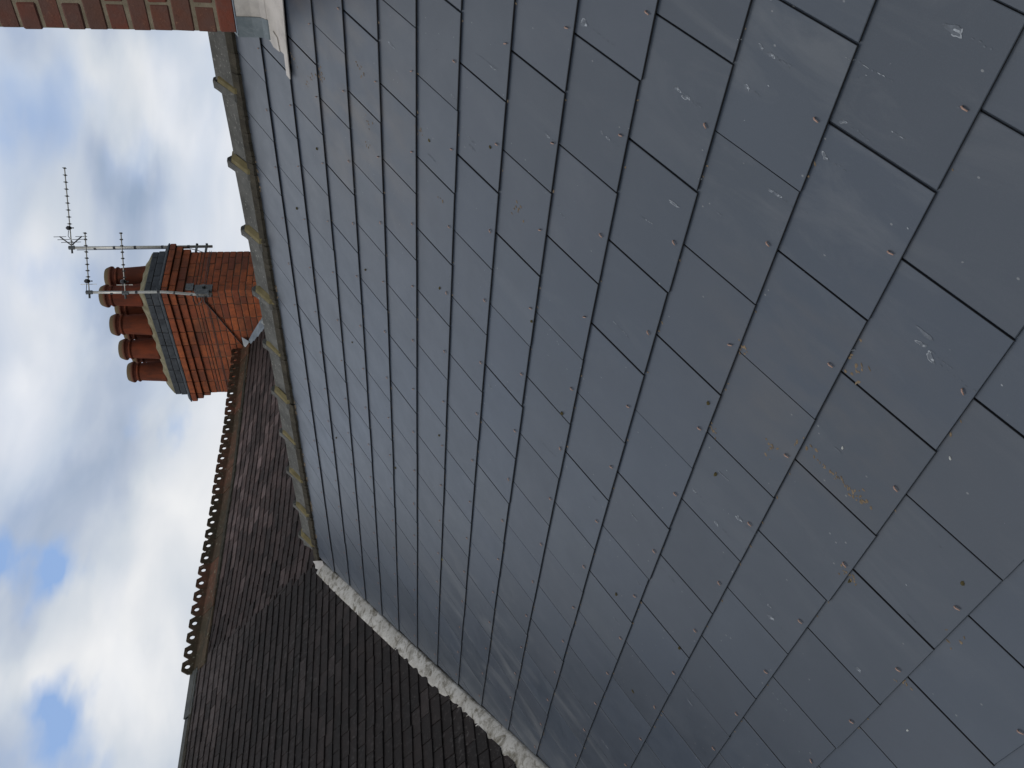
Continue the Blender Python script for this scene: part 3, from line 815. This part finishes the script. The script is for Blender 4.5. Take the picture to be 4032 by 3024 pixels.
# mortar bands below both ridges
def band(u0, u1, vfun, width, hgt, root, mat, step=.03):
    bed = []; u = u0
    while u < u1 - .005:
        du = min(R_.uniform(step * .6, step * 1.5), u1 - u); v1 = vfun(u) - width + R_.uniform(-.006, .006)
        a = [D_pt(u, vfun(u) + .03, -.01), D_pt(u + du, vfun(u) + .03, -.01), D_pt(u + du, v1, -.004), D_pt(u, v1, -.004)]
        b = [D_pt(u, vfun(u) + .02, hgt), D_pt(u + du, vfun(u) + .02, hgt), D_pt(u + du, v1 + .008, hgt - .006 + R_.uniform(-.003, .003)), D_pt(u, v1 + .008, hgt - .006)]
        bed.append((a + b, [(0, 3, 2, 1), (4, 5, 6, 7), (0, 1, 5, 4), (1, 2, 6, 5), (2, 3, 7, 6), (3, 0, 4, 7)])); u += du
    put('mortar_bed', mesh('mortar_bed', *join(bed), mat), root)
band(.09, 4.66, lambda u: 1.885 + interp(CT, u) * .9, .020, .017, old_roof_b, m_bed)
band(-2.7, .07, lambda u: 2.035, .022, .020, old_roof_a, m_bed)

# ------------------------------------------------------------------ lead valley strip
valley = empty('valley_gutter', MD, 'weathered whitish lead strip in the valley between the slates and the dark tiles', 'flashing')
LR = [(-3.4, -2.87), (-2.505, -2.117), (-2.188, -1.857), (-1.959, -1.659), (-1.523, -1.289), (-1.058, -.905), (-.408, -.376), (-.145, -.145), (.03, .01)]
def on(tab, t): return (tab[0][0] + (tab[-1][0] - tab[0][0]) * t)
def lead_sheet(t0, t1, lift):
    V, f = [], []; n = max(8, int((t1 - t0) * 90)); m = 8
    for i in range(n + 1):
        t = t0 + (t1 - t0) * i / n
        ur = -3.4 + 3.42 * t; vr = interp(LR, ur)
        ul = ur - .060; vl = interp(LEADL, ul) + .03
        for j in range(m + 1):
            q = j / m
            hh = .003 + .007 * math.sin(math.pi * min(1, q * 1.05)) * (1 if q < .97 else 0) + lift
            if q > .9: hh = .002 + lift
            x = ur + (ul - ur) * q; y = vr + (vl - vr) * q
            hh += .0012 * mnoise.noise(Vector((x * 6, y * 6, lift * 100))) + .0004 * mnoise.noise(Vector((x * 30, y * 30, 3)))
            V.append(D_pt(x, y, hh))
    for i in range(n):
        for j in range(m): f.append((i * (m + 1) + j, (i + 1) * (m + 1) + j, (i + 1) * (m + 1) + j + 1, i * (m + 1) + j + 1))
    # thickness: skirt underneath
    o = len(V); V += [v - NN * .03 for v in V[:]]
    row = m + 1
    bd = [i * row for i in range(n + 1)] + [n * row + j for j in range(1, row)] + [i * row + m for i in range(n - 1, -1, -1)] + [j for j in range(m - 1, 0, -1)]
    for p, q in zip(bd, bd[1:] + bd[:1]): f.append((p, o + p, o + q, q))
    return V, f
for (t0, t1, lf_) in ((-.0, .452, .0), (.448, .655, .004), (.651, 1.0, .008)):
    v, f = lead_sheet(t0, t1, lf_); put('lead_sheet', mesh('lead_sheet', v, f, m_valley, True), valley)
# little lead saddle at the head of the valley, under the end of the ridge
pts = [(-.03, -.03), (.03, .00), (.075, .075), (.105, .135), (.055, .105), (.01, .095), (-.045, .03)]
vs = [D_pt(x, y, .014 + .006 * R_.random()) for x, y in pts] + [D_pt(x, y, .002) for x, y in pts]; n = 7
put('lead_saddle', mesh('lead_saddle', vs, [tuple(range(n))[::-1], tuple(range(n, 2 * n))] + [(i, (i + 1) % n, (i + 1) % n + n, i + n) for i in range(n)], m_leadpale), valley)

# ------------------------------------------------------------------ far chimney stack
CXa, CXb, CYf, CYb = 6.666, 8.542, -5.121, -5.864
stack = empty('chimney_stack', T3(7.6, -5.49, .6), 'tall orange brick chimney with dark blue cap, at the end of the crested ridge', 'chimney')
def ring_bricks(root, x0, x1, y0, y1, z0, z1, k, mat, rest, Ls=.2345, D_=.105, gapj=.008, faces=('front', 'side')):
    """one course of bricks round a rectangle; front face = +Y, side face = -X are single bricks, others go to rest"""
    h = z1 - z0; zc = (z0 + z1) / 2
    def run(a, b, start):
        res = []; p = a
        first = start
        while p < b - .012:
            L = first if first else Ls; first = None
            q = min(b, p + L)
            if b - q < .05: q = b
            res.append((p, q)); p = q
        return res
    even = k % 2 == 0
    fr = run(x0, x1, None) if even else run(x0 + D_, x1, Ls / 2 + R_.choice((0, .0)))
    sd_ = run(y0 + 0, y1 - D_, None) if even else run(y0, y1, None)
    if not even: sd_ = run(y0, y1, Ls / 2)
    hh = h - gapj
    for a, b in fr:
        j = R_.uniform(-.0025, .0025)
        me = brick_mesh(b - a - gapj, D_, hh, mat)
        put('brick', me, root, T3((a + b) / 2, y1 - D_ / 2 + j, zc) @ Matrix.Rotation(R_.uniform(-.006, .006), 4, 'Y'))
    for a, b in sd_:
        if b <= a: continue
        j = R_.uniform(-.0025, .0025)
        top = y1 if not even else y1 - D_
        b2 = min(b, top)
        if b2 - a < .02: continue
        me = brick_mesh(D_, b2 - a - gapj, hh, mat)
        put('brick', me, root, T3(x0 + D_ / 2 + j, (a + b2) / 2, zc) @ Matrix.Rotation(R_.uniform(-.006, .006), 4, 'X'))
    for a, b in run(x0 + D_, x1 - D_, None if even else Ls / 2):
        rest.append(box_vf(a + gapj / 2, b - gapj / 2, y0, y0 + D_, z0 + gapj / 2, z1 - gapj / 2))
    for a, b in run(y0, y1 - D_, None if even else Ls / 2):
        rest.append(box_vf(x1 - D_, x1, a + gapj / 2, b - gapj / 2, z0 + gapj / 2, z1 - gapj / 2))
rest = []
zs = [1.409, 1.489, 1.570, 1.651, 1.731, 1.812, 1.892, 1.962, 2.033, 2.074, 2.118, 2.208, 2.301, 2.383, 2.460]
ex = [0] * 11 + [.024, .048, .074]
for k in range(14):
    e = ex[k]
    if k < 11: e = 0
    e = {11: .026, 12: .052, 13: .078}.get(k, 0)
    ring_bricks(stack, CXa - e, CXb + e, CYb - e, CYf + e, zs[k], zs[k + 1], k + (1 if k == 9 else 0), m_brick, rest)
k = 0; z = 1.409
while z > .72:
    ring_bricks(stack, CXa, CXb, CYb, CYf, z - .0805, z, k + 1, m_brick, rest) if z > 1.2 else rest.append(box_vf(CXa, CXb, CYb, CYf, z - .0765, z - .004))
    z -= .0805; k += 1
if rest: put('rear_brick', mesh('rear_brick', *join(rest), m_brick), stack, kind='stuff')
core = [box_vf(CXa + .006, CXb - .006, CYb + .006, CYf - .006, .3, 2.66)]
for k, e in ((11, .026), (12, .052), (13, .078)):
    core.append(box_vf(CXa - e + .009, CXb + e - .009, CYb - e + .009, CYf + e - .009, zs[k] + .004, zs[k + 1] - .003))
put('mortar_core', mesh('mortar_core', *join(core), m_mort2), stack)
# sloped weathering course: splayed dark bricks
def splay(x0, x1, y0, y1, z0, z1, e0, e1):
    """four-sided band, outset e0 at the bottom and e1 at the top, cut into bricks on the two faces in view"""
    pieces = []
    def quadbrick(a, b, face):
        g = .004
        if face == 'front':
            P = lambda t, e, z, d: (t, y1 + e - d, z)
        else:
            P = lambda t, e, z, d: (x0 - e + d, t, z)
        a += g; b -= g
        v = [P(a, e0, z0, 0), P(b, e0, z0, 0), P(b, e0, z0 + .014, 0), P(a, e0, z0 + .014, 0), P(b, e1, z1, 0), P(a, e1, z1, 0), P(a, e0, z0, .12), P(b, e0, z0, .12), P(b, e1, z1, .05), P(a, e1, z1, .05)]
        f = [(0, 1, 2, 3), (3, 2, 4, 5), (5, 4, 8, 9), (9, 8, 7, 6), (6, 7, 1, 0), (0, 3, 5, 9, 6), (1, 7, 8, 4, 2)]
        if face != 'front': f = [q[::-1] for q in f]
        return v, f
    p = x0 - e0
    while p < x1 + e0 - .02:
        q = min(p + .2345, x1 + e0); pieces.append(quadbrick(p, q, 'front')); p = q
    p = y1 + e0 * .6
    while p > y0 - e0 + .02:
        q = max(p - .2345, y0 - e0); pieces.append(quadbrick(q, p, 'side')); p = q
    return pieces
for v, f in splay(CXa, CXb, CYb, CYf, 2.462, 2.519, .080, .012):
    put('splayed_brick', mesh('splayed_brick', v, f, m_engbrick), stack)
back = [box_vf(CXa - .03, CXb + .03, CYb - .03, CYf - .04, 2.462, 2.518)]
put('splay_backing', mesh('splay_backing', *join(back), m_engbrick), stack)
rest = []
for k, (a, b) in enumerate(((2.519, 2.600), (2.600, 2.677))):
    e = .010 if k == 0 else .006
    ring_bricks(stack, CXa - e, CXb + e, CYb - e, CYf + e, a, b, k, m_engbrick, rest, .2345, .105, .006)
put('rear_cap_brick', mesh('rear_cap_brick', *join(rest), m_engbrick), stack, kind='stuff')
# flaunching: lumpy mortar bed sloping up to the pots
nx, ny = 60, 24; V, f = [], []
pots_x = [6.895, 7.395, 7.84, 8.285]
for i in range(nx + 1):
    for j in range(ny + 1):
        x = CXa + .01 + (CXb - CXa - .02) * i / nx; y = CYb + .01 + (CYf - CYb - .02) * j / ny
        d = min(x - CXa, CXb - x, y - CYb, CYf - y)
        z = 2.676 + min(d, .10) * .85 + .022 * mnoise.noise(Vector((x * 7, y * 7, 0))) * min(1, d * 20)
        for px in pots_x:
            for py in (-5.321, -5.655):
                dd = math.hypot(x - px, y - py)
                z += .018 * max(0, 1 - max(0, dd - .13) / .09)
        V.append((x, y, z))
for i in range(nx):
    for j in range(ny): f.append((i * (ny + 1) + j, (i + 1) * (ny + 1) + j, (i + 1) * (ny + 1) + j + 1, i * (ny + 1) + j + 1))
bd = [i * (ny + 1) for i in range(nx + 1)] + [nx * (ny + 1) + j for j in range(1, ny + 1)] + [i * (ny + 1) + ny for i in range(nx - 1, -1, -1)] + [j for j in range(ny - 1, 0, -1)]
o = len(V); V += [(V[q][0], V[q][1], 2.64) for q in bd]
for q in range(len(bd)):
    q2 = (q + 1) % len(bd); f.append((bd[q2], bd[q], o + q, o + q2))
put('flaunching', mesh('flaunching', V, f, m_flaunch, True), stack)
# lashing wires round the stack
for zz in (1.955, 1.975):
    e = .006
    loop = [(CXa - e, CYf + e), (CXb + e, CYf + e), (CXb + e, CYb - e), (CXa - e, CYb - e), (CXa - e, CYf + e)]
    put('lashing_wire', mesh('lashing_wire', *tube_vf([(x, y, zz + .01 * math.sin(x * 3)) for x, y in loop], .0022, 5), m_alud), stack)

# pots
def lathe(prof, n=36):
    V, f = [], []
    for r, z in prof:
        for k in range(n):
            a = 2 * math.pi * k / n; V.append((r * math.cos(a), r * math.sin(a), z))
    for i in range(len(prof) - 1):
        for k in range(n):
            j = (k + 1) % n; f.append((i * n + k, i * n + j, (i + 1) * n + j, (i + 1) * n + k))
    return V, f
body = [(.10, .02), (.146, 0), (.145, .03), (.136, .12), (.128, .24), (.120, .352), (.1195, .36), (.131, .366), (.135, .376), (.131, .387), (.121, .394), (.120, .400), (.098, .40), (.100, .2), (.105, .05)]
rim = [(.098, .398), (.118, .400), (.119, .412), (.123, .422), (.131, .430), (.1415, .436), (.144, .446), (.1425, .458), (.131, .487), (.122, .507), (.113, .518), (.101, .514), (.097, .49)]
me_b = mesh('pot_body', *lathe(body), m_pot, True); me_r = mesh('pot_rim', *lathe(rim), m_rim, True)
where = ['nearest the bent aerial mast', 'second from the bent aerial mast', 'third from the bent aerial mast', 'at the end away from the aerials']
z0 = 2.735
for row, py in (('front', -5.321), ('back', -5.655)):
    for k, px in enumerate(pots_x):
        M = T3(px, py, z0 - (.0 if row == 'front' else .004)) @ Matrix.Rotation(R_.uniform(-.012, .012), 4, 'X') @ Matrix.Rotation(R_.uniform(-.012, .012), 4, 'Y') @ Matrix.Rotation(R_.uniform(0, 6), 4, 'Z')
        lab = 'terracotta chimney pot with mossy rim, %s row, %s' % (row, where[k])
        e_ = empty('chimney_pot', M, lab, 'chimney pot', 'terracotta pots on the far chimney')
        put('pot_body', me_b, e_, M); put('pot_rim', me_r, e_, M)

# lead flashing where the crested ridge meets the stack
def D_at(u, v, h): return D_pt(u, v, h)
lf1 = [Vector((7.565, -5.10, 1.632)), Vector((7.465, -5.105, 1.64)), Vector((7.46, -5.07, 1.56)), D_at(4.50, 1.83, .07)]
folded = empty('lead_flashing', T3(7.45, -5.08, 1.5), 'crumpled blue-grey lead flashing at the foot of the far chimney beside the crest tiles', 'flashing')
def sheet(pts, t, mat, name, root, smooth=False):
    pts = [Vector(p) for p in pts]; n = len(pts)
    c = sum(pts, Vector()) / n; nr = Vector()
    for i in range(n): nr += (pts[i] - c).cross(pts[(i + 1) % n] - c)
    nr.normalize()
    V = pts + [c] + [p - nr * t for p in pts] + [c - nr * t]
    f = [(i, (i + 1) % n, n) for i in range(n)] + [(n + 1 + (i + 1) % n, n + 1 + i, 2 * n + 1) for i in range(n)] + [(i, n + 1 + i, n + 1 + (i + 1) % n, (i + 1) % n) for i in range(n)]
    return put(name, mesh(name, V, f, mat, smooth), root)
cfp = lambda x, z, o_=0.01: Vector((x, CYf + o_, z))
sheet([cfp(7.465, 1.645, .012), cfp(7.575, 1.632, .06), cfp(7.60, 1.575, .10), cfp(7.50, 1.560, .05)], .004, m_leadbright, 'lead_fold', folded)
sheet([cfp(7.49, 1.565, .05), cfp(7.59, 1.545, .09), cfp(7.60, 1.50, .14), cfp(7.52, 1.495, .12)], .004, m_leadgrey, 'lead_fold', folded)
sheet([cfp(7.17, 1.372, .012), cfp(7.20, 1.30, .03), cfp(7.30, 1.325, .10), cfp(7.42, 1.42, .13), cfp(7.52, 1.50, .13), cfp(7.50, 1.56, .04), cfp(7.40, 1.502, .012)], .004, m_leadbright, 'lead_fold', folded)
sheet([cfp(6.95, 1.20, .01), cfp(7.05, 1.12, .06), cfp(7.24, 1.27, .09), cfp(7.20, 1.385, .012), cfp(7.05, 1.31, .01)], .004, m_leadgrey, 'lead_fold', folded)

# ------------------------------------------------------------------ aerials
def dirv(az): return Vector((math.cos(math.radians(az)), math.sin(math.radians(az)), 0))
def yagi(root, base, az, L, nd, el_len, vref, rise=0.0):
    d = dirv(az) + Vector((0, 0, rise)); d.normalize(); side = Vector((0, 0, 1)).cross(d).normalized()
    M = T3(*base)
    boom = put('antenna_boom', mesh('antenna_boom', *tube_vf([base - d * .06 - Vector(base) + Vector((0, 0, 0)), d * L], .0075, 8), m_alu), root, M)
    def sub(name, parts, mat): put(name, mesh(name, *join(parts), mat), boom, M)
    d0 = .26 * L if not vref else .30 * L
    for k in range(nd):
        q = d * (d0 + (L - d0 - .01) * (k / (nd - 1)) ** 1.0)
        ll = el_len * (1 - .02 * k)
        rod = tube_vf([q - side * ll / 2, q + side * ll / 2], .0038, 6)
        clipb = tube_vf([q - Vector((0, 0, .014)), q + Vector((0, 0, .012))], .010, 6)
        sub('director', [rod, clipb], m_blk)
    qd = d * (d0 - .05)
    parts = []
    for (o_, r_) in ((0, .014), (.012, .026), (.030, .026), (.042, .014)):
        pass
    parts.append(tube_vf([qd + Vector((0, 0, -.02)), qd + Vector((0, 0, .004)), qd + Vector((0, 0, .028)), qd + Vector((0, 0, .046))], [.012, .027, .027, .012], 12))
    parts.append(tube_vf([qd - side * el_len * .42, qd + side * el_len * .42], .006, 6))
    parts.append(tube_vf([qd + Vector((0, 0, -.03)), qd + Vector((0, 0, -.045))], .008, 6))
    sub('dipole_housing', parts, m_blk)
    cb = [qd + Vector((0, 0, .02)) - d * .03, qd - d * .10 + Vector((0, 0, .03)), qd - d * .16 + Vector((0, 0, -.01)), Vector((0, 0, -.03)) + d * .02]
    sub('cable_loop', [tube_vf(cb, .004, 6)], m_blk)
    if vref:
        for sg in (1, -1):
            arm0 = d * .03; arm1 = d * .14 + Vector((0, 0, sg * .13))
            rods = [tube_vf([arm0, arm1], .008, 6)]
            for t_ in (.35, .65, .97):
                q = arm0.lerp(arm1, t_); rods.append(tube_vf([q - side * .21, q + side * .21], .004, 5))
            sub('reflector', rods, m_blk)
    else:
        q = d * .095
        sub('reflector', [tube_vf([q - Vector((0, 0, .10)) - side * .03, q + Vector((0, 0, .10)) + side * .03], .0035, 5), tube_vf([q - side * .12 + Vector((0, 0, -.045)), q + side * .12 + Vector((0, 0, -.045))], .003, 5)], m_alu)
    cl = [tube_vf([Vector((0, 0, -.035)), Vector((0, 0, .035))], .024, 8), tube_vf([-d * .07, -d * .02], .012, 6)]
    sub('mast_clamp', cl, m_alud)
pa = (6.655, -5.95)
mastA = empty('aerial_mast', T3(pa[0], pa[1], 1.95), 'straight aerial mast clamped behind the chimney corner, carrying the longest antenna', 'aerial')
put('pole', mesh('pole', *tube_vf([(pa[0], pa[1], 1.958), (pa[0] - .004, pa[1], 2.9), (pa[0] - .008, pa[1] + .002, 3.66)], .0175, 12), m_alu, True), mastA)
yagi(mastA, Vector((pa[0] - .008, pa[1], 3.655)), -141.5, .98, 9, .17, True, -.005)
for zz in (2.03, 2.15):
    v1 = box_vf(pa[0] - .012, pa[0] + .012, pa[1] - .05, CYb + .02, zz - .012, zz + .012)
    put('bracket', mesh('bracket', *join([v1, tube_vf([(pa[0] - .03, pa[1] - .02, zz), (pa[0] + .03, pa[1] - .02, zz)], .012, 6)]), m_alud), mastA)
for zz in (2.25, 2.57, 2.90, 3.15, 3.38):
    put('tape_band', mesh('tape_band', *tube_vf([(pa[0] - .003, pa[1], zz - .014), (pa[0] - .003, pa[1], zz + .014)], .0205, 10), m_blk), mastA)
put('cable', mesh('cable', *tube_vf([(pa[0] + .02, pa[1] + .01, 3.6), (pa[0] + .02, pa[1] + .008, 2.9), (pa[0] + .018, pa[1] + .01, 2.25), (pa[0] + .02, pa[1] + .05, 2.14), (pa[0] + .03, CYb - .005, 2.06)], .0045, 6), m_blk), mastA)

pb = [(6.650, CYf + .075, 1.865), (6.648, CYf + .075, 2.08), (6.630, CYf + .080, 2.18), (6.590, CYf + .098, 2.33), (6.575, CYf + .102, 2.45), (6.572, CYf + .102, 2.80), (6.560, CYf + .102, 3.255)]
mastB = empty('aerial_mast', T3(pb[0][0], pb[0][1], pb[0][2]), 'bent aerial mast bracketed to the near brick corner, carrying two short antennas', 'aerial')
put('pole', mesh('pole', *tube_vf(pb, .0165, 12), m_alu, True), mastB)
yagi(mastB, Vector((6.560, CYf + .102, 3.25)), -138.5, .70, 8, .15, False, -.004)
yagi(mastB, Vector((6.572, CYf + .112, 2.845)), -140, .71, 8, .15, False, -.004)
for zz in (2.11, 2.30, 2.47, 2.72, 2.86, 3.0):
    x_ = 6.648 if zz < 2.15 else (6.60 if zz < 2.4 else 6.572); y_ = CYf + (.077 if zz < 2.15 else (.093 if zz < 2.4 else .102))
    if zz in (2.86,): continue
    put('tape_band', mesh('tape_band', *tube_vf([(x_, y_, zz - .014), (x_, y_, zz + .014)], .0195, 10), m_blk), mastB)
br = [box_vf(CXa - .014, CXa + .005, CYf - .10, CYf + .014, 1.88, 2.09), box_vf(CXa - .014, CXa + .09, CYf + .001, CYf + .012, 1.90, 2.07),
      box_vf(CXa - .045, CXa + .02, CYf + .012, CYf + .095, 1.905, 1.925), box_vf(CXa - .045, CXa + .02, CYf + .012, CYf + .095, 2.03, 2.05),
      box_vf(CXa - .05, CXa - .042, CYf + .02, CYf + .10, 1.90, 2.055)]
put('bracket', mesh('bracket', *join(br), m_alud), mastB)
put('bracket_bolt', mesh('bracket_bolt', *join([tube_vf([(CXa - .05, CYf - .05, 1.98), (CXa + .01, CYf - .05, 1.98)], .022, 8), tube_vf([(CXa - .055, CYf + .055, 1.915), (CXa + .03, CYf + .055, 1.915)], .010, 6), tube_vf([(CXa - .055, CYf + .055, 2.04), (CXa + .03, CYf + .055, 2.04)], .010, 6)]), m_alud), mastB)
put('tape_band', mesh('tape_band', *box_vf(CXa - .03, CXa - .005, CYf - .11, CYf - .01, 2.10, 2.19), m_alud), mastB)
cable = [(6.67, CYf + .06, 1.96), (6.76, CYf + .035, 1.985), (6.83, CYf + .02, 1.99), (6.878, CYf + .014, 1.968), (7.05, CYf + .012, 1.895), (7.23, CYf + .014, 1.819), (7.43, CYf + .012, 1.735), (7.60, CYf + .014, 1.655), (7.66, CYf + .03, 1.61)]
put('cable', mesh('cable', *tube_vf(cable, .0085, 8), m_cable, True), mastB)
lp = [(6.74, CYf + .03, 2.0), (6.80, CYf + .03, 2.02), (6.85, CYf + .03, 2.06), (6.86, CYf + .025, 2.10), (6.80, CYf + .025, 2.12), (6.74, CYf + .03, 2.11)]
put('cable_loop', mesh('cable_loop', *tube_vf(lp, .005, 6), m_blk), mastB)

# ------------------------------------------------------------------ near brick chimney at the head of the slates
near = empty('brick_chimney', T3(.5, -.8, .2), 'near dark red brick chimney rising from the slates, only its lower courses in view', 'chimney')
NX, NY = .967, -.360
nz = [.162, .243, .324, .401, .488, .573, .656, .737, .820, .903, .981, 1.066, 1.147, 1.230, 1.312, 1.394, 1.476]
rest = []
for k in range(len(nz) - 1):
    z0_, z1_ = nz[k], nz[k + 1]; g = .0095
    zc = (z0_ + z1_) / 2; h = z1_ - z0_ - g
    hd = .107 if k % 2 == 1 else .226
    # front face (+Y) running towards -X from the corner
    x = NX; first = True; n_ = 0
    while x > -.12:
        L = hd if first else (.226 if (n_ % 2 == 1 or k % 4 < 2) else .110)
        first = False; n_ += 1
        j = R_.uniform(-.003, .003)
        put('brick', brick_mesh(L, .105, h, m_brickN, .006), near, T3(x - L / 2 + R_.uniform(-.002, .002), NY - .0525 + j, zc + R_.uniform(-.001, .001)) @ Matrix.Rotation(R_.uniform(-.008, .008), 4, 'Y'))
        x -= L + g
    # right flank (+X)
    y = NY - (.105 + g if k % 2 == 0 else .226 + 0)
    y = NY - .105 - g
    nn = 0
    while y > -1.25:
        L = .110 if (nn == 0 and k % 2 == 0) else .226
        put('brick', brick_mesh(.105, L, h, m_brickN, .006), near, T3(NX - .0525 + R_.uniform(-.003, .003), y - L / 2, zc)); y -= L + g; nn += 1
put('mortar_core', mesh('mortar_core', *join([box_vf(-.2, NX - .004, -1.28, NY - .004, -.1, 2.3)]), m_mort), near)
z = nz[-1]
up_ = []
while z < 2.28:
    for i in range(6): up_.append(box_vf(NX - .226 * (i + 1) - .0095 * i, NX - .226 * i - .0095 * i, -1.28, NY, z + .005, z + .077))
    z += .0825
put('upper_brick', mesh('upper_brick', *join(up_), m_brickN), near, kind='stuff')
# lead flashing at its foot
fl = empty('lead_flashing', T3(.93, -.35, .2), 'pale smeared lead apron and grey corner piece at the foot of the near red chimney', 'flashing')
zb = lambda y, h=0: -y * math.tan(TH) + h
# pale upstand on the front, dark corner piece over it
def upstand(x0, x1, off, ztop, mat, name, t=.003, n=10):
    V = []
    for i in range(n + 1):
        x = x0 + (x1 - x0) * i / n
        wv = .0015 * mnoise.noise(Vector((x * 25, 0, off * 300)))
        V += [(x, NY + .001, ztop + wv * 2), (x, NY + off, ztop - .004 + wv * 2), (x, NY + off + wv, (ztop + .2) / 2), (x, NY + off + .004, zb(NY + off) + .030), (x, NY + off + .022, zb(NY + off + .022) + .020), (x, NY + off + .022, zb(NY + off + .022) + .014), (x, NY + .001, zb(NY))]
    m = 7; f = []
    for i in range(n):
        for j in range(m): f.append((i * m + j, i * m + (j + 1) % m, (i + 1) * m + (j + 1) % m, (i + 1) * m + j))
    f += [tuple(range(m))[::-1], tuple(range(n * m, n * m + m))]
    return put(name, mesh(name, V, f, mat), fl)
upstand(-.2, .905, .010, .326, m_leadpale, 'lead_apron')
upstand(.893, NX + .009, .016, .327, m_leadgrey, 'lead_corner')
cp = [(NX + .001, .33), (NX + .001, .19)]
V = [(NX + .010, NY + .016, .326), (NX + .010, NY + .016, .212), (NX + .010, -.62, .36), (NX + .010, -.62, .46), (NX, NY + .016, .326), (NX, NY + .016, .212), (NX, -.62, .36), (NX, -.62, .46)]
put('lead_side', mesh('lead_side', V, [(0, 1, 2, 3), (7, 6, 5, 4), (0, 3, 7, 4), (1, 0, 4, 5), (2, 1, 5, 6), (3, 2, 6, 7)], m_leadgrey), fl)
# blue sealant line
put('sealant', mesh('sealant', *tube_vf([(-.2, NY + .006, .327), (.5, NY + .007, .326), (NX + .004, NY + .008, .326)], .0042, 6), m_leadbright), fl)
# apron dressed on to the slates
def flat(pts, h, mat, name, t=.0025):
    q = [MS @ Vector((-X, -s, surf_h(s) * 0 + h)) for X, s in pts]; n = len(q)
    q2 = [p - (MS.to_3x3() @ Vector((0, 0, 1))) * t for p in q]
    if area([(-X, -s) for X, s in pts]) < 0: q, q2 = q[::-1], q2[::-1]
    put(name, mesh(name, q + q2, [tuple(range(n)), tuple(range(2 * n - 1, n - 1, -1))] + [(i, i + n, (i + 1) % n + n, (i + 1) % n) for i in range(n)], mat), fl)
flat([(-.3, -.40), (-.3, -.205), (.748, -.216), (.916, -.228), (1.076, -.230), (1.072, -.262), (.982, -.262), (.982, -.33), (.984, -.42)], .0135, m_leadpale, 'lead_apron', .004)
flat([(.918, -.335), (.93, -.300), (.985, -.290), (.990, -.345), (.975, -.37)], .0185, m_leadpale, 'lead_fold', .004)
print('slates', nsl)
